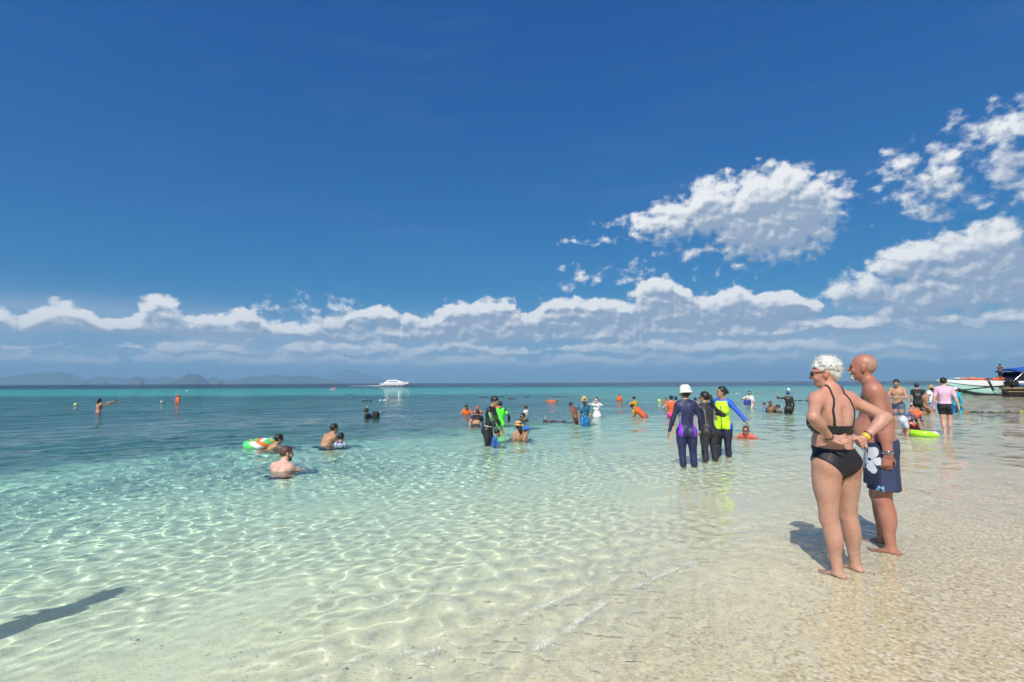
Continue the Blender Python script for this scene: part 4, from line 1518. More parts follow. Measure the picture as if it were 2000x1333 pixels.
# shorthands for what people wear
def shirt(c, sleeve=0.6, hem=-0.06, **k):
    n = k.pop('name', 'shirt'); ck = k
    return lambda f, r: g_shirt(f, r, CL(c, **ck), sleeve, hem, name=n)
def trunks(c, ln=0.5, **k): return lambda f, r: g_trunks(f, r, CL(c, **k), ln)
def leggings(c): return lambda f, r: add('leggings', skin_mesh('leggings', f.pick(['pelvis', 'thigh*', 'shin*'], 0.006), f.h, [f.ct((0, 0, 0.09), (0, 0, 1)), (A(0, 0, 0.10), A(0, 0, -1))]), CL(c, rough=0.55, fold=0.2), r)
def suit(c, **k): return lambda f, r: g_suit(f, r, CL(c, rough=0.55, fold=0.25), **k)
vest = lambda f, r: g_vest(f, r)
def bikini(c): return lambda f, r: g_bikini(f, r, CL(c))
def skirt(c, **k): return lambda f, r: g_skirt(f, r, CL(c), **k)
def cap(c, bill=True): return lambda f, r: g_cap(f, r, CL(c), bill)
M_STRAW = cloth_mat('straw', (0.62, 0.42, 0.17), 0.85, (0.48, 0.31, 0.12), 60.0)
def straw(brim=0.17, **k): return lambda f, r: brim_hat(f, r, M_STRAW, brim, 0.03, 0.10, name='straw_hat', wobble=0.05, band=CL((0.20, 0.09, 0.04)), **k)
mask = lambda f, r: g_mask(f, r)

def build_people():
    make_woman()
    make_man()
    # ---- three women standing together
    def navy_extra(f, r):
        s = f.s
        for q in (-1, 1):
            side = lambda lo, hi, x0, q=q: [f.ct((0, 0, lo), (0, 0, -1)), f.ct((0, 0, hi), (0, 0, 1)), lambda P: x0 * s - q * ((P - f.O) @ f.Rt[:, 0]), lambda P: (P - f.T(0, 0.02, 0)) @ f.Rt[:, 1]]
            g_panel(f, r, TR, 0.0095, side(-0.13, 0.165, 0.098), CL((0.25, 0.03, 0.62), rough=0.5), 'side_panel')
            g_panel(f, r, TR, 0.0095, side(0.17, 0.36, 0.106), CL((0.22, 0.27, 0.40), rough=0.5), 'side_panel')
        brim_hat(f, r, CL((0.82, 0.80, 0.72)), 0.135, 0.050, 0.120, 0.102, tilt=-0.30, name='bucket_hat', wobble=0.04)
    bather(1343, 909, 756, 14, 'woman in a navy bodysuit with purple sides and a white bucket hat', 'olive', ('bun', 'black'),
           [suit(NAVY), navy_extra], female=True, bust=0.8, head_yaw=R(18), arm_l=((-0.29, 0.05, 0.82), (-0.5, -1, 0)), arm_r=((0.26, 0.10, 0.86), (0.5, -1, 0)), feet=[(0.13, 0.03, 0, -0.1), (-0.07, 0, 0, 0.1)])
    def black_extra(f, r):
        s = f.s
        for q in (-1, 1):
            pts = [f.T(q * x, y, z) for x, y, z in ((0.115, -0.075, 0.50), (0.102, -0.108, 0.40), (0.105, -0.110, 0.30), (0.098, -0.100, 0.20), (0.100, -0.105, 0.10))]
            ribbon('piping', [p - f.Rt[:, 1] * 0.010 for p in pts], [-f.Rt[:, 1]] * 5, 0.007, 0.004, CL((0.42, 0.40, 0.42)), r)
        sunglasses(f, r)
    bather(1386, 899, 766, 38, 'woman in a charcoal suit with a long ponytail and glasses, leaning forward', 'olive', ('pony', 'black'),
           [suit((0.026, 0.025, 0.030)), black_extra], female=True, bust=0.85, lean=0.16, twist=-0.15, head_yaw=R(32), arm_r=((0.33, 0.20, 1.10), (0.6, -0.6, -0.5)), arm_l=((-0.10, 0.36, 1.02), (-0.8, -0.6, -0.3)),
           feet=[(0.14, -0.02, 0, -0.1), (-0.12, -0.05, 0, 0.2)], knee=[(0, 1, 0), (0, 1, 0)])
    def neon_extra(f, r):
        s = f.s
        g_panel(f, r, TR + ['thigh*'], 0.0145, [f.ct((0, 0, -0.045), (0, 0, -1)), f.ct((0, 0, 0.545), (0, 0, 1)), lambda P: np.abs((P - f.O) @ f.Rt[:, 0]) - 0.162 * s + 0.30 * np.clip((P - f.T(0, 0, 0.36)) @ f.Rt[:, 2], 0, 1)], CL((0.52, 0.92, 0.01), rough=0.6), 'rash_vest_front')
        ribbon('zip', [f.T(0, 0.122 + 0.006 * (i in (2, 3)), -0.03 + 0.095 * i) + f.Rt[:, 1] * 0.010 for i in range(6)], [f.Rt[:, 1]] * 6, 0.012, 0.005, M_DARK, r)
    f3, r3 = bather(1414, 889, 756, 168, 'woman in a neon yellow rash vest with blue sleeves stretching out one arm', 'olive', ('bun', 'black'),
           [leggings((0.014, 0.018, 0.040)), shirt((0.01, 0.10, 0.62), 1.95, -0.05, rough=0.55, name='rash_vest'), neon_extra], female=True, bust=0.8, head_yaw=R(-62),
           arm_l=((-0.50, 0.22, 0.93), (-0.2, -1, 0)), hand_l=((-0.65, 0.1, -0.75), (0.5, 0.2, -0.6), 0.25), arm_r=((0.12, 0.26, 1.05), (0.8, -0.6, 0)), feet=[(0.10, 0.05, 0, 0.1), (-0.09, 0, 0, -0.1)])
    f4, r4 = bather(1462, 853, 835, 172, 'woman in sunglasses swimming low with a coral swimsuit', 'burnt', ('short', 'auburn'),
           [shirt((0.80, 0.14, 0.10), 0.1, -0.06, name='swimsuit'), lambda f, r: sunglasses(f, r)], crouch=True, H=1.62, female=True, bust=0.9, lean=0.75, head_pitch=R(-38), arm_l=((-0.40, 0.62, 0.30), (-1, 0, -0.3)), arm_r=((0.40, 0.60, 0.30), (1, 0, -0.3)))
    # ---- the father in a wetsuit and his child
    def wet_extra(f, r):
        s = f.s
        gry = CL((0.13, 0.14, 0.155), rough=0.55)
        grn = CL((0.20, 0.60, 0.08), rough=0.5)
        out = f.pick(['shoulder*', 'upper_arm*', 'fore_arm*', 'trap'], 0.009, {'fore_arm_r': (0, 0.92), 'fore_arm_l': (0, 0.92)})
        add('sleeves', skin_mesh('sleeves', out, f.h, [f.ct((0, 0, 0.56), (0, 0.2, 1))]), gry, r)
        for q in (-1, 1):
            ribbon('stripe', [f.T(q * 0.055, 0.135 - 0.02 * abs(i - 2), 0.06 + 0.10 * i) for i in range(5)], [f.Rt[:, 1]] * 5, 0.030, 0.006, grn, r)
            Sh, El, Wr = f.arm['r' if q > 0 else 'l']
            o = unit(np.cross(Wr - Sh, f.Rt[:, 1])) * -q
            ribbon('stripe', [Sh + (El - Sh) * t + f.Rt[:, 0] * q * 0.060 * s for t in (0.15, 0.5, 0.9)], [f.Rt[:, 0] * q] * 3, 0.030, 0.005, grn, r)
        g_panel(f, r, ['pelvis', 'belly'], 0.012, [f.ct((0, 0, 0.10), (0, 0, -1)), f.ct((0, 0, 0.122), (0, 0, 1))], CL((0.65, 0.70, 0.45)), 'waistband')
    bather(953, 865, 778, -108, 'man in a black wetsuit with green stripes stooping over a small child', 'olive', ('short', 'black'),
           [suit((0.016, 0.018, 0.020)), wet_extra], H=1.74, lean=0.20, head_pitch=R(14), arm_r=((0.20, 0.40, 0.62), (0.5, -1, 0)), arm_l=((-0.20, 0.42, 0.62), (-0.5, -1, 0)))
    bather(962, 869, 838, -85, 'toddler in a blue and turquoise rash guard held by the man in the wetsuit', 'olive', ('fringe', 'black'),
           [shirt((0.03, 0.10, 0.42), 1.9, -0.08, col2=(0.02, 0.42, 0.66), scale=9.0, name='rash_guard')], crouch=True, H=0.95, child=True, lean=0.25, arm_r=((0.22, 0.24, 0.32), (1, -0.3, 0)))
    bather(977, 831, 784, 4, 'man in a neon green T-shirt over black sleeves seen from behind', 'tan', ('short', 'black'),
           [suit(BLACK, legs=0.3), shirt((0.10, 0.85, 0.04), 0.55, -0.10)], arm_r=((0.30, 0.0, 0.90), (0.5, -1, 0)))
    # ---- swimmers on the deeper side
    bather(538, 921, 875, -48, 'pale bearded man with auburn hair kneeling chest-deep in clear water', 'pink', ('short', 'auburn'),
           [trunks((0.02, 0.03, 0.08), 0.7), lambda f, r: add('beard', skin_mesh('beard', [Prim('e', f.Hd(0, 0.052, -0.004), None, A(0.050, 0.048, 0.034) * f.HS, None, f.Rh, 0.02, 'b'), Prim('c', f.Hd(-0.055, 0.02, 0.045), f.Hd(-0.045, 0.05, 0.01), 0.014, 0.018, None, 0.02, 'b'), Prim('c', f.Hd(0.055, 0.02, 0.045), f.Hd(0.045, 0.05, 0.01), 0.014, 0.018, None, 0.02, 'b')], 0.008), HAIR['auburn'], r)],
           crouch=True, H=1.80, fat=0.55, lean=0.30, head_yaw=R(-28), head_pitch=R(-6), arm_r=(('s', -0.04, 0.40, -0.22), (1, -0.2, -0.1)), arm_l=(('s', 0.02, 0.36, -0.28), (-1, -0.2, -0.1)))
    bather(624, 871, 830, -58, 'tanned man bending low beside a dark-haired child', 'tan', ('short', 'black'), [trunks((0.03, 0.05, 0.10), 0.6)], crouch=True, H=1.72, lean=0.62, head_pitch=R(-30), arm_r=((0.20, 0.62, 0.40), (1, -0.2, 0)), arm_l=((-0.25, 0.60, 0.40), (-1, -0.2, 0)))
    bather(662, 870, 847, -25, 'dark-haired child in a white-collared swimsuit beside the tanned man', 'olive', ('fringe', 'black'), [shirt((0.50, 0.52, 0.62), 0.6, -0.05, col2=(0.02, 0.03, 0.16), scale=14.0)], crouch=True, H=1.12, child=True, lean=0.2)
    bather(513, 878, 851, -72, 'boy leaning through a green and orange swim ring', 'tan', ('fringe', 'black'), [trunks((0.55, 0.10, 0.04), 0.5)], crouch=True, H=1.25, child=True, lean=0.75, head_pitch=R(-28), arm_r=((0.18, 0.62, 0.60), (1, 0, 0.2)), arm_l=((-0.22, 0.66, 0.60), (-1, 0, 0.2)))
    bather(191, 806, 779, -60, 'woman in a magenta bikini lifting a baby out of the water', 'tan', ('long', 'black'), [bikini((0.62, 0.02, 0.22))], female=True, bust=0.9, crouch=True, H=1.62, lean=0.1, head_pitch=R(-12), arm_r=(('s', -0.06, 0.42, 0.03), (0.8, -0.4, -0.6)), arm_l=(('s', 0.06, 0.42, 0.03), (-0.8, -0.4, -0.6)), feet=[(0.12, 0.05, 0, 0), (-0.12, 0, 0, 0)], key='lifter')
    f, r = FIGS['lifter']
    hx = r.matrix_basis @ Vector(((f.arm['r'][2] + f.arm['l'][2]) / 2))
    b = Figure(H=0.72, child=True, lean=1.35, head_pitch=R(-45), h=0.014, detail=0, hip=0.25, feet=[(0.05, -0.32, 0.10, 0), (-0.05, -0.32, 0.14, 0)], knee=[(0, 0, -1), (0, 0, -1)], arm_r=((0.12, 0.36, 0.15), (1, 0, 0)), arm_l=((-0.12, 0.36, 0.15), (-1, 0, 0)))
    br = empty('person', (hx.x, hx.y, hx.z - 0.19), r.rotation_euler.z)
    br.location += Vector((0.14 * math.cos(0), 0, 0))
    tag(br, 'bare baby held up in the air by the woman in magenta', 'person')
    add('body', b.body(), SKIN['tan'], br); hair(b, br, 'crop', HAIR['black'])
    bather(346, 787, 771, -60, 'swimmer in an orange cap and orange life jacket out in blue water', 'olive', None, [vest, lambda f, r: brim_hat(f, r, CL((0.85, 0.10, 0.02)), 0.13, 0.02, 0.10, name='sun_hat')], crouch=True, H=1.65, lean=0.12, head_pitch=R(-8))
    # snorkelling guide in black with a pack
    f, r = bather(723, 815, 798, 60, 'snorkeller in a black hood and mask with a black float bag', 'dark', None, [suit(BLACK), lambda f, r: g_hood(f, r, CL(BLACK)), mask], crouch=True, H=1.72, lean=0.25)
    # ---- middle group
    bather(912, 808, 791, 176, 'short-haired man in an orange life jacket stooping beside another jacket wearer', 'olive', ('short', 'black'), [vest], crouch=True, H=1.70, lean=0.45, head_pitch=R(10), arm_r=(('s', 0.02, 0.30, -0.36), (1, -0.2, 0)), arm_l=(('s', -0.02, 0.30, -0.36), (-1, -0.2, 0)))
    bather(936, 806, 793, 150, 'swimmer with an orange hood and life jacket behind the wetsuit man', 'olive', None, [vest, lambda f, r: g_hood(f, r, CL((0.88, 0.09, 0.02)))], crouch=True, H=1.60, lean=0.3)
    bather(929, 831, 804, -8, 'bather with a black vest and bare lower back beside the wetsuit man', 'tan', ('short', 'black'), [lambda f, r: g_shirt(f, r, CL(BLACK), 0.3, 0.30, name='vest_top'), trunks((0.03, 0.03, 0.05), 0.4)], crouch=True, H=1.66, lean=0.85, head_pitch=R(-15), arm_r=((0.20, 0.70, 0.55), (1, 0, 0)))
    bather(969, 806, 784, 170, 'person in an orange life jacket half hidden behind the green T-shirt', 'olive', ('short', 'black'), [vest], crouch=True, H=1.62)
    bather(1027, 805, 792, 40, 'child with brown hair and a white collar far out in front of a masked man', 'tan', ('fringe', 'brown'), [shirt((0.78, 0.74, 0.68), 0.6)], crouch=True, H=1.25, child=True)
    bather(1025, 821, 807, 150, 'man in black with a diving mask up to his shoulders in water', 'olive', ('short', 'black'), [shirt(BLACK, 1.9, -0.05, name='rash_guard'), lambda f, r: g_mask(f, r, False)], crouch=True, H=1.70, head_yaw=R(-20), lean=0.2)
    bather(1016, 858, 824, 30, 'bare-shouldered woman under a straw hat holding a child in the water', 'tan', ('long', 'black'), [lambda f, r: g_bikini(f, r, CL((0.05, 0.05, 0.06))), straw(0.165)], crouch=True, H=1.62, female=True, bust=0.8, lean=0.12, fat=0.2)
    bather(1025, 860, 834, -100, 'small child in a bright blue cap with a sun flap', 'tan', ('fringe', 'black'), [cap((0.03, 0.12, 0.72)), trunks((0.05, 0.10, 0.30), 0.4)], crouch=True, H=1.0, child=True, lean=0.1)
    bather(1142, 829, 776, 6, 'woman in a blue leaf-pattern beach dress and straw hat', 'tan', ('long', 'brown'), [shirt((0.012, 0.09, 0.20), 0.75, -0.02, col2=(0.10, 0.30, 0.30), scale=13.0, name='dress_top'), lambda f, r: g_skirt(f, r, CL((0.010, 0.10, 0.32), col2=(0.02, 0.24, 0.46), scale=12.0), 0.13, 0.62, 0.16, 0.21), lambda f, r: brim_hat(f, r, M_STRAW, 0.135, 0.05, 0.12, 0.10, name='straw_hat')], female=True, bust=0.9, fat=0.3)
    bather(1128, 826, 788, 40, 'bare-chested boy leaning down beside the woman in the leaf-pattern dress', 'dark', ('short', 'black'), [trunks((0.03, 0.03, 0.04), 0.5)], H=1.42, crouch=True, lean=0.45, side=-0.1, head_pitch=R(20), arm_r=((0.16, 0.40, 0.45), (1, -1, 0)), feet=[(0.1, 0, 0, 0), (-0.1, 0, 0, 0)])
    bather(1166, 814, 776, 160, 'woman in a sheer white dress lifting a camera to her face', 'fair', ('bun', 'black'), [shirt((0.78, 0.76, 0.70), 1.7, -0.04, name='dress_top'), lambda f, r: g_skirt(f, r, CL((0.78, 0.76, 0.72)), 0.13, 0.60, 0.15, 0.22), lambda f, r: add('camera_in_hand', skin_mesh('camera_in_hand', [Prim('e', f.Hd(0.02, 0.16, 0.06), None, A(0.06, 0.04, 0.04), None, np.eye(3), 0.01, 'c')], 0.012), CL((0.30, 0.34, 0.42)), r)], female=True, bust=0.8, arm_r=((0.10, 0.26, 1.40), (1, -0.3, -0.6)), arm_l=((-0.10, 0.26, 1.40), (-1, -0.3, -0.6)))
    bather(1210, 783, 769, 176, 'lone swimmer upright in an orange life jacket far out', 'olive', ('short', 'black'), [vest], crouch=True, H=1.68)
    bather(1240, 806, 775, 55, 'boy in a mustard yellow shirt looking at a phone', 'tan', ('short', 'black'), [shirt((0.62, 0.36, 0.01), 0.6, -0.16), lambda f, r: add('phone', skin_mesh('phone', [Prim('e', f.arm['l'][2] + A(0.02, 0.08, 0.04), None, A(0.035, 0.012, 0.07), None, np.eye(3), 0.01, 'p')], 0.01), M_DARK, r)], crouch=True, H=1.50, head_pitch=R(18), arm_l=((-0.05, 0.34, 1.12), (-1, -0.5, -0.3)), arm_r=((0.10, 0.32, 1.08), (1, -0.5, -0.3)), feet=[(0.1, 0, 0, 0), (-0.1, 0, 0, 0)])
    bather(1259, 814, 792, 75, 'person in an orange life jacket bending right over to the water', 'olive', ('fringe', 'black'), [vest, trunks((0.5, 0.08, 0.03), 0.5)], crouch=True, H=1.55, lean=0.85, head_pitch=R(10), arm_r=((0.15, 0.62, 0.35), (1, -0.6, 0)), arm_l=((-0.15, 0.62, 0.35), (-1, -0.6, 0)))
    bather(1300, 786, 777, 140, 'distant swimmer in an orange life jacket beside a yellow float', 'olive', ('short', 'black'), [vest], crouch=True, H=1.6)
    bather(1312, 816, 773, 12, 'woman in a strapped orange life jacket and pink shorts seen from behind', 'fair', ('bun', 'black'), [vest, trunks((0.75, 0.04, 0.25), 0.45)], female=True, crouch=True, H=1.60, arm_l=((-0.22, 0.20, 0.95), (-1, -0.6, 0)), feet=[(0.1, 0, 0, 0), (-0.1, 0, 0, 0)])
    bather(1321, 806, 775, 30, 'dark-haired person in a skin-tone top in front of the orange jackets', 'tan', ('bun', 'black'), [shirt((0.55, 0.33, 0.20), 0.4)], female=True, crouch=True, H=1.58)
    bather(1356, 800, 777, -30, 'person in an orange life jacket behind the white bucket hat', 'olive', ('short', 'black'), [vest], crouch=True, H=1.66, lean=0.2)
    # ---- towards the boats
    def white_bag(f, r):
        g_skirt(f, r, CL((0.75, 0.72, 0.64)), 0.13, 0.45, 0.15, 0.20)
        brim_hat(f, r, CL((0.03, 0.035, 0.06)), 0.14, 0.02, 0.11, name='sun_hat', band=CL((0.8, 0.8, 0.8)))
    bather(1465, 797, 765, 165, 'person in a loose white shirt and dark sun hat carrying a bag', 'tan', ('short', 'black'), [shirt((0.76, 0.74, 0.66), 0.8, -0.08), white_bag], crouch=True, H=1.60, arm_r=((0.22, 0.24, 1.15), (1, -0.6, 0)), feet=[(0.1, 0, 0, 0), (-0.1, 0, 0, 0)])
    bather(1493, 804, 786, 80, 'child in a blue patterned rash guard carried beside a bare-chested man', 'burnt', ('crop', 'brown'), [shirt((0.03, 0.16, 0.40), 1.6, -0.05, col2=(0.35, 0.55, 0.70), scale=16.0)], crouch=True, H=1.05, child=True)
    bather(1505, 804, 784, 170, 'bare-chested dark man up to his chest beside the child in blue', 'dark', ('short', 'black'), [trunks((0.03, 0.03, 0.05), 0.5)], crouch=True, H=1.72, arm_l=((-0.30, 0.42, 0.75), (-1, 0, 0)))
    bather(1513, 804, 794, -10, 'dark-haired head of a child close to the bare-chested man', 'tan', ('long', 'black'), [shirt(BLACK, 0.5)], crouch=True, H=1.1, child=True)
    bather(1530, 806, 791, 100, 'man with wet curly hair low in the water by the black wetsuit', 'olive', ('short', 'black'), [trunks((0.04, 0.04, 0.06), 0.5)], crouch=True, H=1.72, lean=0.3)
    bather(1541, 808, 764, 8, 'swimmer in a full black wetsuit and blue cap raising an arm', 'olive', None, [suit(BLACK), lambda f, r: g_hood(f, r, CL((0.02, 0.07, 0.26))), ], female=True, bust=0.8, crouch=True, H=1.66, arm_l=((-0.42, 0.10, 1.40), (-0.6, -0.4, -0.8)), feet=[(0.1, 0, 0, 0), (-0.1, 0, 0, 0)])
    # ---- behind the couple
    bather(1757, 838, 742, 172, 'bare-chested man with a black quiff looking down at a phone', 'tan', ('short', 'black'), [trunks((0.10, 0.14, 0.20), 0.6), lambda f, r: add('phone', skin_mesh('phone', [Prim('e', (f.arm['l'][2] + f.arm['r'][2]) / 2 + A(0, 0.06, 0.03), None, A(0.08, 0.045, 0.012), None, np.eye(3), 0.01, 'p')], 0.009), CL((0.75, 0.75, 0.75)), r)], head_pitch=R(28), arm_r=((0.07, 0.28, 1.10), (1, -0.7, -0.3)), arm_l=((-0.07, 0.28, 1.10), (-1, -0.7, -0.3)))
    pk = dict(col2=(0.45, 0.35, 0.42), scale=34.0)
    bather(1766, 851, 798, -62, 'child in an orange vest and dark flowered shirt bending down to a swim ring', 'tan', ('short', 'brown'), [lambda f, r: g_shirt(f, r, CL((0.025, 0.02, 0.07), **pk), 0.9, -0.05), trunks((0.55, 0.58, 0.65), 0.6), lambda f, r: add('life_vest_collar', f.wear('life_vest_collar', ['chest', 'trap', 'back'], 0.028, [f.ct((0, 0, 0.36), (0, 0, -1)), f.ct((0, 0, 0.60), (0, 0.2, 1))]), CL((0.90, 0.13, 0.03)), r)], H=1.28, child=True, crouch=True, lean=1.15, head_pitch=R(-12), arm_r=((0.10, 0.52, 0.10), (1, -0.4, 0)), arm_l=((-0.10, 0.50, 0.10), (-1, -0.4, 0)), feet=[(0.1, 0, 0, 0), (-0.1, 0, 0, 0)])
    bather(1794, 810, 749, 10, 'man in a black printed rash guard and black shorts standing thigh-deep', 'tan', ('short', 'black'), [shirt(BLACK, 0.5, -0.02, name='rash_guard'), trunks(BLACK, 0.35)], crouch=True, H=1.74, feet=[(0.1, 0, 0, 0), (-0.1, 0, 0, 0)], key='print')
    f, r = FIGS['print']
    for zz, wd in ((0.40, 0.16), (0.35, 0.20), (0.30, 0.13)):
        ribbon('print', [f.T(-wd / 2 + wd * i / 4, -0.128 - 0.004 * (i in (1, 3)), zz) for i in range(5)], [-f.Rt[:, 1]] * 5, 0.022, 0.003, CL((0.32, 0.33, 0.35), col2=BLACK, scale=60.0), r)
    bather(1807, 808, 761, -50, 'tanned woman in a small bikini beside the man in the printed rash guard', 'tan', ('bun', 'brown'), [bikini((0.30, 0.16, 0.08))], female=True, bust=0.9, crouch=True, H=1.60, arm_l=((-0.14, 0.30, 1.05), (-1, -0.5, 0)), feet=[(0.1, 0, 0, 0), (-0.1, 0, 0, 0)])
    bather(1792, 811, 790, 20, 'sunburnt woman in a white cap and black bikini bending in the shallows', 'burnt', ('short', 'auburn'), [lambda f, r: g_cap(f, r, CL((0.78, 0.76, 0.72))), bikini(BLACK)], female=True, bust=0.9, crouch=True, H=1.62, lean=0.75, fat=0.5)
    bather(1822, 804, 753, 25, 'woman in white with a wide straw hat and a beach bag', 'tan', ('long', 'brown'), [shirt((0.72, 0.76, 0.84), 0.6, -0.02), lambda f, r: g_skirt(f, r, CL((0.25, 0.36, 0.58)), 0.12, 0.5, 0.15, 0.19), straw(0.21)], female=True, bust=0.8, crouch=True, H=1.64, feet=[(0.1, 0, 0, 0), (-0.1, 0, 0, 0)], key='bag')
    def pink_extra(f, r):
        for n_, q in (('r', 1),):
            Hp, Kn, An = f.leg[n_]
            g_panel(f, r, ['pelvis', 'thigh*'], 0.019, [f.ct((0, 0, 0.02), (0, 0, 1)), (Hp + (Kn - Hp) * 0.44, A(0, 0, -1)), lambda P: 0.112 - P[..., 0]], CL((0.02, 0.10, 0.42)), 'side_panel')
    bather(1850, 847, 738, 4, 'man in a pink T-shirt and black shorts walking away into the shallows', 'fair', ('short', 'black'), [trunks(BLACK, 0.42), shirt((0.74, 0.47, 0.60), 0.72, -0.075, fold=0.55), pink_extra], head_yaw=R(-14), arm_l=((-0.27, 0.02, 0.80), (-0.5, -1, 0)), arm_r=((0.29, -0.02, 0.79), (0.5, -1, 0)), feet=[(0.075, 0.10, 0, -0.05), (-0.05, -0.06, 0, 0.05)], lod=0.85)
    bather(1869, 807, 757, -20, 'person in a turquoise bodysuit and white cap beside the pink T-shirt', 'tan', ('short', 'black'), [suit((0.01, 0.36, 0.50)), lambda f, r: g_cap(f, r, CL((0.78, 0.78, 0.76)))], female=True, bust=0.8, crouch=True, H=1.60, feet=[(0.1, 0, 0, 0), (-0.1, 0, 0, 0)])
    bather(1790, 849, 833, 30, 'black-haired boy in a red top lying in a lime swim ring', 'fair', ('short', 'black'), [shirt((0.62, 0.08, 0.06), 0.5, -0.05), trunks((0.85, 0.30, 0.10), 0.5)], crouch=True, H=1.2, child=True, lean=0.5, head_pitch=R(-12), fat=0.1)

    # ---- snorkellers lying face down at the surface
    def snorkeller(px, wl, face, label, col, skin='dark', tubecol=None, H=1.66, vestc=False, fins=None):
        x, y = on_water(px, wl)
        yaw = R(face) - math.atan2(x, y)
        h = float(np.clip(y * 0.00095, 0.012, 0.022))
        f = Figure(H=H, hip=0.0, lean=1.50, head_pitch=R(-8), feet=[(0.12, -0.78, -0.10, 0), (-0.12, -0.80, -0.16, 0)], knee=[(0, 0, -1), (0, 0, -1)], h=h, detail=0,
                   arm_r=((0.36, 0.80, -0.12), (1, 0, -0.3)), arm_l=((-0.34, 0.78, -0.12), (-1, 0, -0.3)))
        r = root_person(x, y, yaw, -0.10 if not vestc else -0.05)
        tag(r, label, 'person', 'snorkellers at the surface')
        add('body', f.body(), SKIN[skin], r)
        hair(f, r, 'short', HAIR['black'])
        g_suit(f, r, CL(col), name='swim_shirt', legs=0.05)
        if vestc: g_vest(f, r)
        m = add('diving_mask', skin_mesh('diving_mask', [Prim('e', f.Hd(0, 0.085, 0.086), None, A(0.066, 0.034, 0.033), None, f.Rh, 0.01, 'm')], 0.011), M_MASK, r)
        tube('snorkel', [f.Hd(0.03, 0.105, 0.02), f.Hd(0.075, 0.09, 0.03), f.Hd(0.10, -0.02, 0.10), f.Hd(0.10, -0.16, 0.16), f.Hd(0.10, -0.26, 0.17)], 0.014, CL(tubecol or (0.75, 0.70, 0.15)), m, 6)
        return r
    sn = [(1070, 784, -85, 'snorkeller floating face down in a bright orange life jacket', (0.75, 0.10, 0.02), 'olive', None, True),
          (1101, 824, 80, 'snorkeller with a dark red back floating low near the dress wearer', (0.10, 0.03, 0.035), 'dark', None, False),
          (742, 782, -80, 'snorkeller in white splashing along in open water', (0.72, 0.72, 0.72), 'fair', None, False),
          (724, 783, 60, 'small dark snorkeller ahead of the white one', BLACK, 'dark', None, False),
          (951, 776, 70, 'far snorkeller with a pale tube over the wetsuit man', BLACK, 'dark', (0.7, 0.7, 0.7), False),
          (972, 775, -60, 'far snorkeller with a dark tube over the green T-shirt', BLACK, 'dark', (0.05, 0.05, 0.06), False),
          (1031, 775, 20, 'far snorkeller with head raised among the distant swimmers', (0.04, 0.05, 0.10), 'olive', None, False),
          (1081, 775, -70, 'far snorkeller with a yellow tube beyond the orange jacket', (0.03, 0.05, 0.06), 'dark', (0.8, 0.7, 0.1), False),
          (1574, 783, 85, 'dark snorkeller close to the white-haired woman', BLACK, 'dark', None, False),
          (1486, 769, 60, 'tiny red-topped swimmer beyond the white shirt', (0.25, 0.03, 0.03), 'tan', None, False),
          (1444, 769, 60, 'tiny swimmer in pale clothes far beyond the neon vest', (0.65, 0.64, 0.60), 'fair', None, False),
          (690, 771, 70, 'tiny dark snorkeller in the far blue water', BLACK, 'dark', None, False),
          (812, 768, -70, 'tiny snorkeller far behind the black float bag', BLACK, 'dark', None, False),
          (1003, 779, 40, 'small snorkeller between the far tubes', (0.05, 0.05, 0.09), 'tan', None, False)]
    for px, wl, fa, lb, c, sk, tc_, vs in sn:
        snorkeller(px, wl, fa, lb, c, sk, tc_, vestc=vs)

    # unseen bather added outside the picture to cast the shadow at its edge
    x, y = -3.50, 2.60
    f = Figure(H=1.76, fat=0.3, h=0.014, head_yaw=R(10), arm_r=((0.22, 0.02, 0.86), (0.2, -1, 0)), arm_l=((-0.22, 0.02, 0.86), (-0.2, -1, 0)))
    r = root_person(x, y, R(62))
    tag(r, 'unseen bather in dark trunks added to throw a long shadow', 'person')
    add('body', f.body(), SKIN['tan'], r); hair(f, r, 'short', HAIR['brown']); g_trunks(f, r, CL((0.03, 0.05, 0.12)), 0.6)

build_people()

# ---------------------------------------------------------------- boats
def at_px(px, py, Y):
    d = px_dir(px, py)
    return Vector((d.x / d.y * Y, Y, CAM_H + d.z / d.y * Y))

def loft(name, secs, mat, parent=None, cap=True, smooth=True):
    """skin over cross sections, each a list of the same number of points"""
    n = len(secs[0])
    V = [p for s in secs for p in s]
    F = []
    for i in range(len(secs) - 1):
        for j in range(n - 1):
            F.append((i * n + j, i * n + j + 1, (i + 1) * n + j + 1, (i + 1) * n + j))
    me = bpy.data.meshes.new(name)
    faces = list(F)
    if cap:
        faces.append(tuple(range(n)))
        e = (len(secs) - 1) * n
        faces.append(tuple(reversed(range(e, e + n))))
    me.from_pydata([tuple(map(float, v)) for v in V], [], faces)
    me.validate()
    if smooth: me.shade_smooth()
    return add(name, me, mat, parent)

def box_mesh(name, c, s, mat, parent=None, rot=None, bev=0.0):
    c, s = A(*c), A(*s) / 2
    V = np.array([(x, y, z) for z in (-1, 1) for y in (-1, 1) for x in (-1, 1)]) * s
    if rot is not None: V = V @ np.asarray(rot).T
    F = [(0, 2, 3, 1), (4, 5, 7, 6), (0, 1, 5, 4), (2, 6, 7, 3), (0, 4, 6, 2), (1, 3, 7, 5)]
    o = add(name, mesh_np(name, V + c, F, False), mat, parent)
    if bev:
        b = o.modifiers.new('bevel', 'BEVEL'); b.width = bev; b.segments = 2
    return o

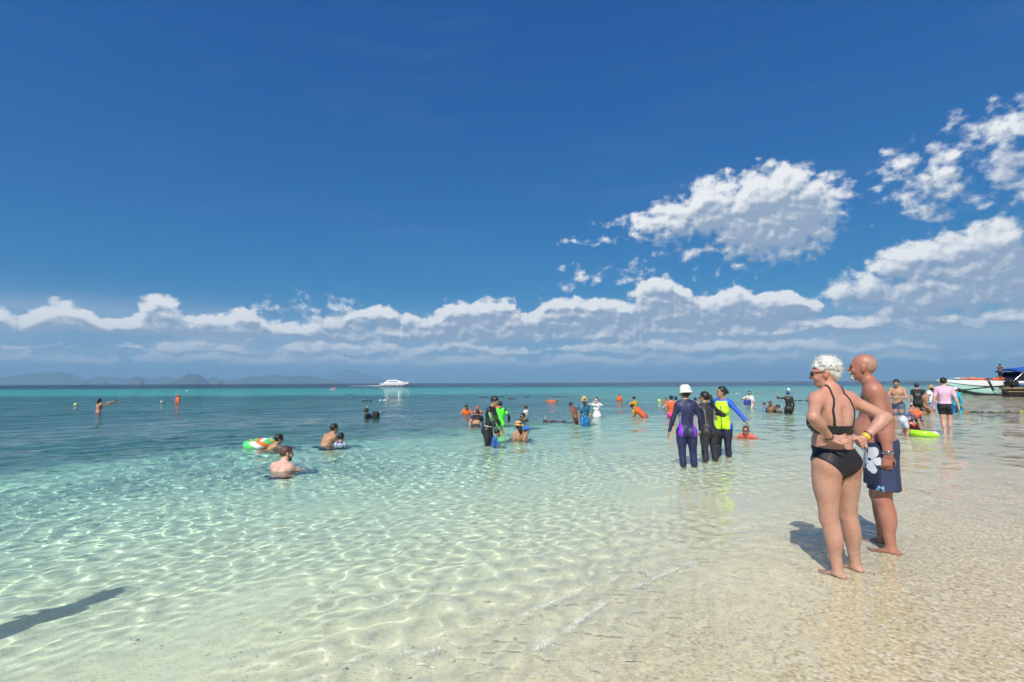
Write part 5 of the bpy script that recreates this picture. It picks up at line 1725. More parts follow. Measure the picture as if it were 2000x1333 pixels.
GEL = plain('white_gelcoat', (0.80, 0.80, 0.78), 0.25, 0, 0.3)
GLASSY = plain('dark_window', (0.015, 0.018, 0.022), 0.06)
STEEL = plain('steel_rail', (0.62, 0.62, 0.62), 0.25, 1.0)
SEAGREEN = plain('sea_green_hull', (0.36, 0.62, 0.53), 0.3, 0, 0.3)
BLACKM = plain('black_paint', (0.02, 0.022, 0.024), 0.4)

def hull_sections(L, B, Dk, zlo, n=26, bow_up=0.25, tr=0.86, flare=1.0, lo=0.0, hi=1.0):
    """planing hull along x, bow at +x; lo..hi picks a band of its side"""
    out = []
    for i in range(n):
        t = i / (n - 1)
        w = B / 2 * (tr + (1 - tr) * min(1, t * 3)) * (1 - max(0, (t - 0.55) / 0.45) ** 2.2)
        w = max(w, 0.012)
        deck = Dk * (1 + bow_up * t ** 2)
        keel = zlo + (deck - zlo) * max(0, (t - 0.72) / 0.28) ** 2.1 * 0.93
        x = -L / 2 + L * t
        def pt(s):                                      # s: 0 keel .. 1 deck edge
            wide = w * min(1, (s / 0.38)) ** 0.75 if s < 0.38 else w * (1 - 0.10 * (1 - s) / 0.62 * flare)
            return wide, keel + (deck - keel) * s
        ss = np.linspace(lo, hi, 8)
        right = [(x, -pt(s)[0], pt(s)[1]) for s in ss[::-1]]
        left = [(x, pt(s)[0], pt(s)[1]) for s in ss]
        out.append(right + left)
    return out

def make_cruiser():
    x, y = on_water(772, 754.2)
    r = empty('speedboat', (x, y, 0.0), R(-12))
    tag(r, 'white enclosed speedboat crossing the horizon with a foam wake', 'boat')
    k = y / 265.0
    L, B = 15.6 * k, 4.0 * k
    hull = loft('hull', hull_sections(L, B, 1.35 * k, -0.5 * k, bow_up=0.55), GEL, r)
    dk = [(-0.46, 1.30), (-0.40, 1.35), (-0.28, 2.6), (-0.20, 3.05), (0.02, 3.12), (0.10, 2.95), (0.20, 2.20), (0.30, 1.75), (0.47, 1.95)]
    secs = []
    for a, z in dk:
        w = (B / 2 - 0.3 * k) * (1 if a < 0.15 else max(0.15, 1 - (a - 0.15) * 2.3))
        secs.append([(a * L, -w, 1.1 * k), (a * L, -w * 0.93, (1.1 + (z - 1.1) * 0.75) * k), (a * L, -w * 0.70, z * k), (a * L, w * 0.70, z * k), (a * L, w * 0.93, (1.1 + (z - 1.1) * 0.75) * k), (a * L, w, 1.1 * k)])
    cab = loft('cabin', secs, GEL, r)
    for sgn in (-1, 1):
        for j in range(5):
            a0 = -0.21 + j * 0.072
            wy = sgn * (B / 2 - 0.3 * k) * 1.0
            sl = 0.10 * k
            V = [(a0 * L + 0.12, wy * 0.97, 2.02 * k), ((a0 + 0.06) * L, wy * 0.97, 2.02 * k), ((a0 + 0.055) * L, wy * 0.90, 2.66 * k), (a0 * L + 0.3, wy * 0.90, 2.66 * k)]
            V2 = [(p[0], p[1] + sgn * 0.05, p[2]) for p in V]
            me = bpy.data.meshes.new('window'); me.from_pydata(V + V2, [], [(0, 1, 2, 3), (7, 6, 5, 4), (0, 4, 5, 1), (1, 5, 6, 2), (2, 6, 7, 3), (3, 7, 4, 0)])
            add('window', me, GLASSY, cab)
    for sgn in (-1, 1):
        tube('bow_rail', [A(0.22 * L, sgn * B * 0.40, 1.9 * k), A(0.34 * L, sgn * B * 0.30, 2.25 * k), A(0.46 * L, sgn * B * 0.10, 2.45 * k)], 0.05 * k, STEEL, r, 6)
        for j in range(4):
            loft('fender', [[(a, sgn * (B / 2 + 0.05) + 0.12 * math.cos(t) * q, 0.75 * k + dz + 0.0 * math.sin(t)) if False else ((-0.30 + 0.17 * j) * L + 0.13 * math.cos(t) * q, sgn * (B / 2 + 0.06) + 0.13 * math.sin(t) * q, (0.55 + dz) * k) for t in np.linspace(0, 6.283, 9)] for dz, q in ((0, 0.3), (0.08, 1), (0.42, 1), (0.5, 0.3))], BLACKM, r)
    tube('antenna', [A(-0.24 * L, 0, 3.0 * k), A(-0.27 * L, 0, 4.2 * k)], 0.05 * k, GEL, r, 6)
    box_mesh('engine', (-0.49 * L, 0, 0.9 * k), (0.9 * k, 1.8 * k, 1.3 * k), BLACKM, r, None, 0.1)
    # wake: churned foam, many flat lumps
    rr = random.Random(8)
    V, F = [], []
    for i in range(420):
        a = rr.random() ** 1.3
        X0 = -L * 0.5 - a * L * 1.15
        Y0 = rr.gauss(0, 0.35 + 0.9 * a) * k
        s_ = rr.uniform(0.18, 0.6) * (1.15 - a) * k
        b = len(V); nn = 6
        for j in range(nn):
            t = 2 * math.pi * j / nn
            V.append((X0 + s_ * 2.2 * math.cos(t) * rr.uniform(0.7, 1.2), Y0 + s_ * math.sin(t) * rr.uniform(0.7, 1.2), 0.02))
        V.append((X0, Y0, 0.06 + 0.30 * s_ * (1.1 - a)))
        for j in range(nn):
            F.append((b + j, b + (j + 1) % nn, b + nn))
    w = add('wake', mesh_np('wake', V, F), plain('foam', (0.85, 0.87, 0.88), 0.9), None, (x, y, 0.0))
    w.rotation_euler = (0, 0, R(-12))
    tag(w, 'white foam trail behind the speedboat', 'wake', None, 'stuff')
make_cruiser()

def make_moored_boat():
    Y = on_water(1900, 772)[1]
    bow = at_px(1829, 742, Y)
    L = 14.5
    hd = R(-14)                                           # hull runs from the bow off to the right and a little away
    u = Vector((math.cos(hd), math.sin(hd), 0))
    c = Vector((bow.x, bow.y, 0)) + u * (L / 2)
    r = empty('speedboat', (c.x, c.y, 0), hd + math.pi)
    tag(r, 'large moored speedboat with sea-green hull, white bow and blue awning', 'boat')
    top = bow.z
    kw = dict(L=L, B=3.6, Dk=top * 0.84, zlo=-0.55, bow_up=0.20, n=34)
    loft('hull', hull_sections(**kw, lo=0.0, hi=0.70), SEAGREEN, r)
    loft('topsides', hull_sections(**kw, lo=0.715, hi=1.0), GEL, r)
    kw2 = dict(kw); kw2['B'] = 3.66
    loft('rubbing_strip', hull_sections(**kw2, lo=0.690, hi=0.722), BLACKM, r)
    kw3 = dict(kw); kw3['B'] = 3.63
    loft('boot_stripe', hull_sections(**kw3, lo=0.20, hi=0.36), BLACKM, r)
    zd = top * 0.84
    # wheelhouse: sloped dark panes in a steel frame, blue awning on top
    side = -1                                             # local y sign of the side towards the viewer is found below
    x0, x1 = 0.20 * L - 1.2, -L * 0.46
    for sgn in (-1, 1):
        wy = sgn * 1.45
        xs_ = [x0 - i * (x0 - x1) / 6 for i in range(7)]
        for i in range(6):
            a, b = xs_[i], xs_[i + 1]
            ta = 0.15 if i == 0 else 0.92
            V = [(a, wy, zd + 0.10), (b, wy, zd + 0.10), (b, wy * 0.94, zd + 0.92), (a - (0.9 if i == 0 else 0), wy * 0.94, zd + 0.92)]
            V2 = [(p[0], p[1] + sgn * 0.03, p[2]) for p in V]
            me = bpy.data.meshes.new('pane'); me.from_pydata(V + V2, [], [(0, 1, 2, 3), (7, 6, 5, 4), (0, 4, 5, 1), (1, 5, 6, 2), (2, 6, 7, 3), (3, 7, 4, 0)])
            add('pane', me, GLASSY, r)
            tube('window_post', [A(b, wy * 1.03, zd + 0.06), A(b + 0.02, wy * 0.97, zd + 1.0)], 0.032, STEEL, r, 6)
        tube('window_rail', [A(x0, wy * 1.03, zd + 0.06), A(x0 - 0.95, wy * 0.97, zd + 0.96), A(x1, wy * 0.97, zd + 0.98)], 0.035, STEEL, r, 6)
        tube('window_sill', [A(x0 + 0.1, wy * 1.04, zd + 0.06), A(x1, wy * 1.04, zd + 0.06)], 0.035, GEL, r, 6)
        tube('awning_post', [A(x0 - 2.2, wy, zd + 0.9), A(x0 - 2.2, wy * 0.98, zd + 1.30)], 0.03, STEEL, r, 6)
        tube('awning_post', [A(x0 - 5.2, wy, zd + 0.9), A(x0 - 5.2, wy * 0.98, zd + 1.34)], 0.03, STEEL, r, 6)
    V = [(x0, -1.4, zd + 0.10), (x0, 1.4, zd + 0.10), (x0 - 0.9, 1.3, zd + 0.95), (x0 - 0.9, -1.3, zd + 0.95)]
    me = bpy.data.meshes.new('windscreen'); me.from_pydata(V + [(p[0] + 0.03, p[1], p[2]) for p in V], [], [(0, 1, 2, 3), (7, 6, 5, 4), (0, 4, 5, 1), (1, 5, 6, 2), (2, 6, 7, 3), (3, 7, 4, 0)])
    add('windscreen', me, GLASSY, r)
    blue = cloth_mat('blue_canvas', (0.012, 0.10, 0.46), 0.7, None, 18, 0, 0.7)
    secs = []
    for i in range(12):
        t = i / 11
        xx = x0 - 0.3 - t * 7.2
        zz = zd + 1.10 + 0.30 * min(1, t * 3.2) ** 0.8 + 0.025 * math.sin(i * 2.1)
        th = 0.05 + 0.03 * math.sin(i * 1.7)
        secs.append([(xx, -1.60, zz - 0.12), (xx, -1.55, zz - 0.02), (xx, -0.8, zz + 0.10), (xx, 0, zz + 0.14), (xx, 0.8, zz + 0.10), (xx, 1.55, zz - 0.02), (xx, 1.60, zz - 0.12), (xx, 1.5, zz - 0.12 - th), (xx, 0, zz - 0.02), (xx, -1.5, zz - 0.12 - th)])
    loft('awning', secs, blue, r)
    tube('bow_rail', [A(0.49 * L, 0, zd * 1.2 + 0.02)] + [A(0.49 * L - i * 0.9, 0.25 + 0.33 * i ** 0.75, zd * 1.19 + 0.14) for i in range(1, 5)], 0.022, STEEL, r, 6)
    tube('bow_rail', [A(0.49 * L, 0, zd * 1.2 + 0.02)] + [A(0.49 * L - i * 0.9, -0.25 - 0.33 * i ** 0.75, zd * 1.19 + 0.14) for i in range(1, 5)], 0.022, STEEL, r, 6)
    # life jackets left to dry on the foredeck: each one a thing
    rr = random.Random(3)
    mats = [CL((0.88, 0.12, 0.02), rough=0.7, fold=0.5), CL((0.92, 0.17, 0.04), rough=0.7, fold=0.5), CL((0.03, 0.03, 0.035))]
    mw = r.matrix_basis
    for i in range(24):
        xx = 0.36 * L - i * 0.185
        yy = rr.uniform(-0.75, 0.75)
        zz = zd * (1 + 0.20 * ((xx + L / 2) / L) ** 2) + rr.uniform(0.03, 0.14)
        mt = mats[2] if i in (0, 1, 17) else mats[rr.randrange(2)]
        j = A(rr.uniform(-1, 1), rr.uniform(-1, 1), 0)
        me = skin_mesh('life_jacket', [Prim('c', A(-0.14, -0.18, 0.05), A(-0.14, 0.20, 0.07), 0.085, 0.075, None, 0.03, 'a'), Prim('c', A(0.14, -0.18, 0.05), A(0.14, 0.20, 0.07), 0.085, 0.075, None, 0.03, 'a'),
                                       Prim('c', A(-0.12, -0.24, 0.06), A(0.12, -0.24, 0.06), 0.07, 0.07, None, 0.04, 'a')], 0.03, (), lambda P: 0.01 * wob(P, 25, i))
        o = add('life_jacket', me, mt)
        o.matrix_basis = mw @ Matrix.Translation((xx, yy, zz)) @ Matrix.Rotation(rr.uniform(0, 6.28), 4, 'Z') @ Matrix.Rotation(rr.uniform(-0.35, 0.35), 4, 'X')
        if mt is mats[2]: tag(o, 'black life jacket among the orange ones drying on the foredeck', 'life jacket', 'black life jackets on the foredeck')
        else: tag(o, 'orange life jacket drying on the foredeck of the green-hulled speedboat', 'life jacket', 'orange life jackets on the foredeck')
    # lettering on the side towards the beach
    def letters(txt, px, py, size, mat):
        cu = bpy.data.curves.new('lettering', 'FONT')
        cu.body = txt; cu.size = size; cu.extrude = 0.008; cu.space_character = 1.15
        o = bpy.data.objects.new('lettering', cu); COL.objects.link(o)
        o.parent = r
        cu.materials.append(mat)
        loc = mw.inverted() @ at_px(px, py, Y)
        return o, loc
    o, loc = letters('LOVE', 1941, 763.5, 0.62, plain('grey_lettering', (0.10, 0.17, 0.17), 0.5))
    inv = mw.inverted()
    c0 = inv @ Vector((0, 0, CAM_H)); d0 = (inv.to_3x3() @ px_dir(1942, 763.0))
    q0 = c0 + d0 * ((1.71 - c0.y) / d0.y)                # where that sight line meets the hull side
    o.location = q0
    o.rotation_euler = (math.pi / 2, 0, math.pi)
    me = bpy.data.meshes.new_from_object(o.evaluated_get(bpy.context.evaluated_depsgraph_get()))
    cu_ = o.data
    o2 = add('lettering', me, None, r, o.location.copy()); o2.rotation_euler = o.rotation_euler.copy()
    bpy.data.objects.remove(o); o2.name = 'lettering'
    # deckhand on the foredeck by the windscreen
    pz = mw @ Vector((x0 + 0.35, 0.3, zd + 0.10))
    f = Figure(H=1.66, h=0.016, detail=0, lean=0.12, head_pitch=R(5), arm_r=((0.24, 0.38, 1.0), (0.6, -1, 0)), arm_l=((-0.20, 0.40, 1.0), (-0.6, -1, 0)))
    pr = root_person(pz.x, pz.y, R(-75), zd + 0.12)
    tag(pr, 'bare-chested deckhand in dark shorts standing on the moored speedboat', 'person')
    add('body', f.body(), SKIN['dark'], pr); hair(f, pr, 'short', HAIR['black']); g_trunks(f, pr, CL((0.02, 0.02, 0.05)), 0.9)
    return r, Y
BOAT, BOAT_Y = make_moored_boat()

def make_longtail():
    Y = on_water(1975, 775.5)[1]
    s0 = at_px(1958, 775, Y)
    L = 9.0
    hd = R(-26)
    u = Vector((math.cos(hd), math.sin(hd), 0))
    c = Vector((s0.x, s0.y, 0)) + u * (L / 2)
    r = empty('longtail_boat', (c.x, c.y, 0), hd)
    tag(r, 'dark wooden longtail boat with an open engine and long propeller shaft', 'boat')
    wood = plain('dark_wood', (0.016, 0.014, 0.013), 0.75)
    secs = []
    for i in range(20):
        t = i / 19
        w = 0.75 * (0.30 + 0.70 * min(1, t * 3)) * (1 - max(0, (t - 0.6) / 0.4) ** 2)
        w = max(w, 0.02)
        zt = 0.72 + 1.6 * max(0, (t - 0.6) / 0.4) ** 2 - 0.05 * math.sin(t * 3)
        x = -L / 2 + t * L
        rk = 0.55 * max(0, 1 - t * 6)                    # raked stern
        secs.append([(x - rk * 0.3, -w, zt + rk * 0.25), (x + rk * 0.5, -w * 0.90, 0.25), (x + rk * 1.2, -w * 0.5, -0.2), (x + rk * 1.4, 0, -0.28), (x + rk * 1.2, w * 0.5, -0.2), (x + rk * 0.5, w * 0.90, 0.25), (x - rk * 0.3, w, zt + rk * 0.25), (x, w - 0.05, zt), (x, w * 0.8, 0.2), (x, 0, 0.0), (x, -w * 0.8, 0.2), (x, -w + 0.05, zt)])
    loft('hull', secs, wood, r)
    for sgn in (-1, 1):
        tube('gunwale', [A(-L / 2 + t * L, sgn * 0.75 * (0.30 + 0.70 * min(1, t * 3)) * (1 - max(0, (t - 0.6) / 0.4) ** 2), 0.75 + 1.6 * max(0, (t - 0.6) / 0.4) ** 2) for t in np.linspace(0, 0.97, 16)], 0.045, plain('ochre_paint', (0.36, 0.22, 0.06), 0.5) if sgn < 0 else wood, r, 6)
    for sgn in (-1, 1):
        tube('rubbing_strake', [A(-L / 2 + 0.15 + t * L, sgn * (0.02 + 0.735 * (0.30 + 0.70 * min(1, t * 3)) * (1 - max(0, (t - 0.6) / 0.4) ** 2)), 0.46 + 1.2 * max(0, (t - 0.6) / 0.4) ** 2) for t in np.linspace(0.02, 0.93, 16)], 0.04, plain('strake_ochre', (0.30, 0.20, 0.08), 0.6), r, 6)
    inv = r.matrix_basis.inverted()
    def lp(px, py, dy=0.0): return A(*(inv @ at_px(px, py, Y + dy)))
    iron = plain('engine_iron', (0.045, 0.043, 0.040), 0.5, 0.6)
    e = lp(1974, 750)
    rr = random.Random(2)
    eng = box_mesh('engine', e, (0.85, 0.5, 0.42), iron, r, None, 0.05)
    for i in range(4):
        lathe('pulley', [(0.001, -0.04), (0.16, -0.04), (0.16, 0.04), (0.001, 0.04)], iron, eng, 16, (rotm('X', math.pi / 2), e + A(-0.3 + 0.2 * i, -0.3, rr.uniform(-0.1, 0.2))))
    for i in range(7):
        p = e + A(rr.uniform(-0.4, 0.4), rr.uniform(-0.3, 0.3), 0.15)
        tube('hose', [p, p + A(rr.uniform(-0.2, 0.2), -0.15, 0.22), p + A(rr.uniform(-0.35, 0.35), -0.22, rr.uniform(-0.1, 0.2)), p + A(rr.uniform(-0.4, 0.4), -0.1, -0.25)], 0.028, BLACKM, eng, 6)
    box_mesh('mounting_post', e + A(0.05, 0, -0.36), (0.16, 0.16, 0.40), wood, r)
    for i in range(3):
        q = lp(1956 + 2 * i, 752)
        tube('rope', [lp(1962 - 3 * i, 752), lp(1957 - 2 * i, 760 + i), lp(1954 + 4 * i, 768), lp(1960 + i, 772)], 0.022, plain('old_rope', (0.42, 0.38, 0.30), 0.9), r, 6)
    tube('propeller_shaft', [lp(1966, 753.5), lp(1920, 757.8), lp(1872, 763.2)], 0.055, BLACKM, r, 8)
    sw = lp(1872, 763.2)
    for i in range(2):
        box_mesh('propeller_blade', sw + A(0, 0, 0), (0.05, 0.10, 0.34), iron, r, rotm('X', 0.7 + i * 1.57))
    tube('shaft_guard', [lp(1874, 764), lp(1882, 768), lp(1910, 770), lp(1956, 772.5)], 0.05, BLACKM, r, 8)
    a, b = lp(1929, 741), lp(1940, 763.5)
    ribbon('rudder', [a + (b - a) * t for t in (0, 0.5, 1)], [A(0, -1, 0)] * 3, 0.17, 0.05, BLACKM, r)
    tube('rudder_handle', [lp(1926, 739.5), lp(1938, 739.5)], 0.035, BLACKM, r, 6)
    box_mesh('tarpaulin', lp(1994, 752), (1.6, 0.8, 0.28), CL((0.05, 0.16, 0.34)), r, None, 0.08)
    box_mesh('seat_board', (-2.4, 0, 0.55), (0.3, 1.1, 0.05), wood, r)
make_longtail()

def make_far_ship():
    p = at_px(1530, 745, 5200)
    r = empty('ship', (p.x, p.y, 0), 0.3)
    tag(r, 'tiny grey ship on the horizon beyond the raised arm of the wetsuit swimmer', 'ship')
    g = plain('ship_grey', (0.16, 0.17, 0.19), 0.6)
    loft('hull', hull_sections(34, 8, 4.0, -1, bow_up=0.3), g, r)
    box_mesh('bridge', (-6, 0, 7), (9, 6, 6), g, r, None, 0.3)
    tube('mast', [A(-4, 0, 9), A(-4, 0, 15)], 0.4, g, r, 6)
make_far_ship()

# ---------------------------------------------------------------- swim rings, floats and buoys
def ring_mat(name, cols, n):
    m, t, out = new_mat(name)
    tc = t.n('TexCoord').outputs['Object']
    P = t.sep(tc)
    a = t.m('MULTIPLY', t.m('ADD', t.m('ARCTAN2', P[1], P[0]), math.pi), n / (2 * math.pi))
    f = t.m('FRACT', t.m('ADD', a, t.m('MULTIPLY', P[2], 1.5)))
    col = None
    nd = t.n('ValToRGB'); nd.color_ramp.interpolation = 'CONSTANT'
    e = nd.color_ramp.elements
    while len(e) < len(cols): e.new(0.5)
    for i, c in enumerate(cols):
        e[i].position = i / len(cols); e[i].color = (*c, 1)
    t.set(nd.inputs[0], f)
    b = principled(t, out, Base_Color=nd.outputs[0], Roughness=0.22)
    b.inputs['Coat Weight'].default_value = 0.3
    return m

def swim_ring(px, py, Rr, rr_, mat, label, tilt=(0, 0), rz=0):
    x, y = on_water(px, py)
    V, F = [], []
    n, m = 44, 18
    for i in range(n):
        a = 2 * math.pi * i / n
        pk = 1 + 0.035 * math.cos(a * 11)                 # welded seams pucker the tube
        for j in range(m):
            b = 2 * math.pi * j / m
            q = Rr + rr_ * pk * math.cos(b)
            V.append((q * math.cos(a), q * math.sin(a), rr_ * pk * math.sin(b)))
    for i in range(n):
        for j in range(m):
            i2, j2 = (i + 1) % n, (j + 1) % m
            F.append((i * m + j, i2 * m + j, i2 * m + j2, i * m + j2))
    o = add('swim_ring', mesh_np('swim_ring', V, F), mat, None, (x, y, rr_ * 0.55))
    o.rotation_euler = (tilt[0], tilt[1], rz)
    tag(o, label, 'swim ring')
    v = lathe('valve', [(0.001, 0.022), (0.012, 0.022), (0.012, 0), (0.02, 0)], GEL, o, 10, (np.eye(3), A(Rr, 0, rr_)))
    return o
swim_ring(507, 873, 0.25, 0.105, ring_mat('ring_green_print', [(0.10, 0.62, 0.16), (0.12, 0.65, 0.18), (0.80, 0.80, 0.76), (0.75, 0.22, 0.04), (0.12, 0.65, 0.18), (0.78, 0.50, 0.03)], 2), 'green swim ring with orange and white print holding a boy', (0.03, -0.04), 0.6)
swim_ring(1803, 851, 0.255, 0.085, ring_mat('ring_lime_print', [(0.42, 0.80, 0.03), (0.42, 0.80, 0.03), (0.78, 0.80, 0.78), (0.05, 0.32, 0.52)], 1), 'lime green and blue swim ring beside the bending child', (-0.08, 0.05), 5.4)

def buoy(px, py, r, col, label, squash=0.8, col2=None, cat='buoy'):
    x, y = on_water(px, py)
    prof = [(0.001, r * squash)] + [(r * math.sin(a), r * squash * math.cos(a)) for a in np.linspace(0.25, 2.9, 9)] + [(0.001, -r * squash)]
    k = empty('buoy', (x, y, r * 0.35), 0)
    k.rotation_euler = (0.2, 0.1, 0)
    tag(k, label, cat)
    lathe('float', prof, plain('buoy_%d' % px, col, 0.45), k, 20)
    lathe('lug', [(0.001, r * squash * 1.35), (r * 0.16, r * squash * 1.32), (r * 0.2, r * squash * 0.95)], plain('buoy_lug_%d' % px, col2 or tuple(a * 0.5 for a in col), 0.6), k, 12)
buoy(148, 792, 0.13, (0.55, 0.60, 0.30), 'pale green float bobbing near the woman with the baby')
buoy(316, 786, 0.12, (0.50, 0.52, 0.40), 'dull grey-green float near the orange life jacket swimmer')
buoy(365, 764, 0.16, (0.80, 0.80, 0.78), 'small white marker buoy on the pale turquoise water')
buoy(653, 760.5, 0.36, (0.75, 0.16, 0.20), 'pink-red mooring buoy off the stern of the white speedboat')
buoy(648, 761.5, 0.18, (0.80, 0.80, 0.80), 'little white buoy touching the pink-red one')
buoy(1288, 784, 0.13, (0.80, 0.72, 0.08), 'yellow float beside distant life jackets')
buoy(1540, 762, 0.24, (0.82, 0.80, 0.74), 'white buoy directly behind the blue swimming cap', 1.0)
# the float line that closes off the bathing area
def float_line():
    xs_ = [(1874, 806.5), (1890, 805.5), (1906, 806.8), (1919, 806.5), (1936, 807), (1952, 807), (1969, 807), (1984, 807), (1997, 806.5), (2020, 807), (2045, 807)]
    pts = [on_water(*p) for p in xs_]
    dens = []
    for i in range(len(pts) - 1):
        for t in np.linspace(0, 1, 6)[:-1]:
            dens.append(A(pts[i][0] * (1 - t) + pts[i + 1][0] * t, pts[i][1] * (1 - t) + pts[i + 1][1] * t, 0.012 + 0.01 * math.sin(i * 3 + t * 6)))
    r = empty('float_line', (0, 0, 0))
    tag(r, 'rope strung with dark and olive floats lying across the shallows', 'rope')
    tube('rope', dens, 0.022, plain('weedy_rope', (0.07, 0.07, 0.05), 0.9), r, 6)
    spec = [(1884, 0.34, 0.14, (0.30, 0.19, 0.07)), (1902, 0.34, 0.10, (0.06, 0.08, 0.05)), (1918, 0.12, 0.07, (0.05, 0.05, 0.04)), (1935, 0.24, 0.07, (0.05, 0.05, 0.04)), (1968, 0.20, 0.08, (0.06, 0.06, 0.04)), (1996, 0.26, 0.15, (0.30, 0.29, 0.10)), (1953, 0.08, 0.05, (0.06, 0.06, 0.05))]
    for px, l, w, c in spec:
        x, y = on_water(px, 806.6); l, w = l * 0.62, w * 0.58
        prof = [(0.001, -l)] + [(w * math.sin(a) ** 0.7, -l * math.cos(a)) for a in np.linspace(0.2, 2.94, 9)] + [(0.001, l)]
        lathe('float', prof, plain('float_%d' % px, c, 0.6), r, 14, (rotm('Z', 0.1) @ rotm('Y', math.pi / 2), A(x, y, 0.03)))
float_line()

def bag(loc, rz, size, col, col2, label):
    k = empty('beach_bag', loc, rz)
    tag(k, label, 'bag')
    w, d, h = size
    secs = []
    for t, g in ((0, 0.82), (0.15, 1.0), (0.6, 1.06), (0.95, 0.9), (1.0, 0.8)):
        secs.append([(w / 2 * g * math.copysign(abs(math.cos(a)) ** 0.6, math.cos(a)), d / 2 * g * math.copysign(abs(math.sin(a)) ** 0.6, math.sin(a)), h * t) for a in np.linspace(0, 2 * math.pi, 17)])
    loft('pouch', secs, CL(col), k)
    for q in (-1, 1):
        tube('handle', [A(-w * 0.28, q * d * 0.3, h * 0.95), A(-w * 0.2, q * d * 0.2, h * 1.45), A(w * 0.2, q * d * 0.2, h * 1.45), A(w * 0.28, q * d * 0.3, h * 0.95)], 0.012, CL(col2), k, 6)
    return k
def hand_world(key, n_):
    f, r = FIGS[key]
    return r.matrix_basis @ Vector(f.arm[n_][2])
p = hand_world('bag', 'l')
bag((p.x - 0.02, p.y - 0.12, p.z - 0.62), 0.3, (0.42, 0.2, 0.42), (0.16, 0.17, 0.09), (0.10, 0.08, 0.04), 'olive beach bag hanging beside the woman in the wide straw hat')
p = at_px(1460, 785.5, on_water(1465, 797)[1] - 0.25)
bag((p.x, p.y, p.z - 0.18), 0.2, (0.40, 0.2, 0.30), (0.05, 0.05, 0.26), (0.30, 0.05, 0.05), 'navy bag held by the person in the loose white shirt')
x, y = on_water(734, 815.5)
k = empty('float_bag', (x, y, -0.05), 0.4)
tag(k, 'black dry bag with a tube floating beside the hooded snorkeller', 'bag')
loft('pouch', [[(0.16 * g * math.cos(a), 0.13 * g * math.sin(a), 0.30 * t) for a in np.linspace(0, 6.2832, 15)] for t, g in ((0, 0.9), (0.3, 1.05), (0.75, 1.0), (0.95, 0.75), (1, 0.3))], CL(BLACK), k)
tube('tube', [A(0.12, 0, 0.22), A(0.20, 0, 0.30), A(0.24, 0, 0.46)], 0.022, CL((0.5, 0.5, 0.5)), k, 8)

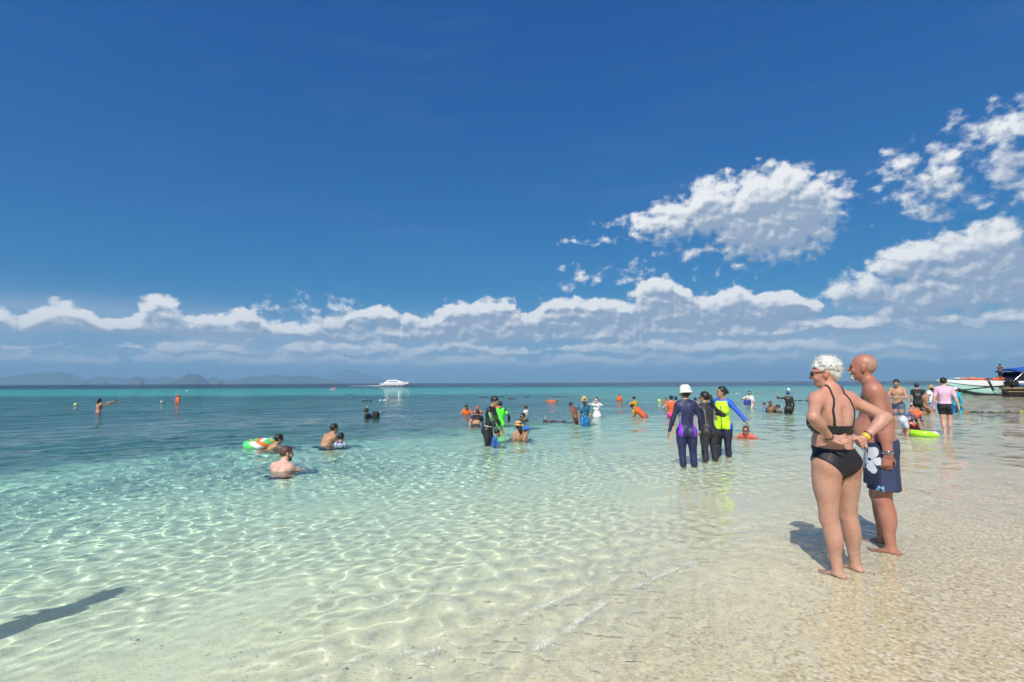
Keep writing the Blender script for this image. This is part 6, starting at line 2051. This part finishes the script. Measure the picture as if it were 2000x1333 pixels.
# ---------------------------------------------------------------- bits of shell and coral on the sand
def shells():
    r_ = np.random.default_rng(12)
    n = 520
    x = r_.uniform(-3.2, 4.2, n); y = 1.9 + 4.2 * r_.random(n) ** 1.6
    keep = shore(x, y) < 3.6 + r_.normal(0, 1.2, n)
    x, y = x[keep], y[keep]
    z = bed_z(x, y)
    oct_ = np.array([(1, 0, 0), (-1, 0, 0), (0, 1, 0), (0, -1, 0), (0, 0, 1), (0, 0, -1)], float)
    tri = np.array([(0, 2, 4), (2, 1, 4), (1, 3, 4), (3, 0, 4), (2, 0, 5), (1, 2, 5), (3, 1, 5), (0, 3, 5)])
    V, F = [], []
    for i in range(len(x)):
        s = r_.gamma(2.0, 0.0028) + 0.002
        M_ = rotm('Z', r_.uniform(0, 6.28)) @ rotm('X', r_.uniform(-0.4, 0.4))
        V.append((oct_ * A(s * r_.uniform(0.8, 2.0), s, s * 0.45)) @ M_.T + A(x[i], y[i], z[i] + s * 0.25)); F.append(tri + 6 * i)
    m, t, out = new_mat('shell_bits')
    v = t.sep(t.voro(t.n('NewGeometry').outputs['Position'], 30, out='Color'))[0]
    principled(t, out, Base_Color=t.ramp(v, [(0.0, (0.22, 0.15, 0.10)), (0.30, (0.52, 0.38, 0.24)), (0.75, (0.80, 0.72, 0.60)), (1.0, (0.85, 0.82, 0.76))]), Roughness=0.6)
    o = add('shell_fragments', mesh_np('shell_fragments', np.concatenate(V), np.concatenate(F), False), m)
    tag(o, 'broken shell and coral bits strewn over the sand', 'shells', None, 'stuff')
shells()

# thin lines of bubbles where the little waves fold over
def foam():
    r_ = np.random.default_rng(5)
    V, F, b = [], [], 0
    lines = [[(690, 1333), (770, 1300), (860, 1262), (930, 1235), (990, 1212), (1050, 1186), (1130, 1152), (1200, 1130), (1240, 1118)],
             [(1040, 1268), (1080, 1240), (1120, 1222), (1170, 1190), (1230, 1152), (1300, 1118), (1360, 1100)],
             [(560, 1130), (640, 1150), (700, 1160), (760, 1180)], [(1180, 1040), (1280, 1060), (1350, 1075)]]
    zs = None
    for li, ln in enumerate(lines):
        w = [on_water(*p) for p in ln]
        for i in range(len(w) - 1):
            L_ = math.dist(w[i], w[i + 1])
            for q in range(int(L_ * (900 if li < 2 else 250))):
                t = r_.random()
                x = w[i][0] * (1 - t) + w[i + 1][0] * t; y = w[i][1] * (1 - t) + w[i + 1][1] * t
                n_ = float(vnoise(np.array([x]), np.array([y]), 0.16, 31)[0] + 0.5 * vnoise(np.array([x]), np.array([y]), 0.05, 32)[0])
                if n_ < r_.uniform(-0.25, 0.45): continue
                sx = r_.normal(0, 0.016) + 0.05 * float(vnoise(np.array([x]), np.array([y]), 0.3, 33)[0])
                x += sx * -0.7; y += sx * 0.7
                rr_ = r_.gamma(2, 0.0009) + 0.0008
                V.append(np.array([(1, 0, 0), (-0.5, 0.87, 0), (-0.5, -0.87, 0), (0, 0, 0.8)]) * rr_ + A(x, y, SEA_Z[min(np.searchsorted(ys, y), len(ys) - 1), min(np.searchsorted(xs, x), len(xs) - 1)] + 0.0008)); F.append(np.array([(0, 1, 3), (1, 2, 3), (2, 0, 3)]) + b); b += 4
    o = add('foam', mesh_np('foam', np.concatenate(V), np.concatenate(F)), plain('foam_bubbles', (0.80, 0.82, 0.82), 0.5))
    tag(o, 'thin broken lines of bubbles on the shallow water', 'foam', None, 'stuff')
foam()

# everything below the surface takes the refracted sunlight
for o in COL.objects:
    if o.type == 'MESH' and o is not SEA and o is not HAZE:
        o.cycles.is_caustics_receiver = True
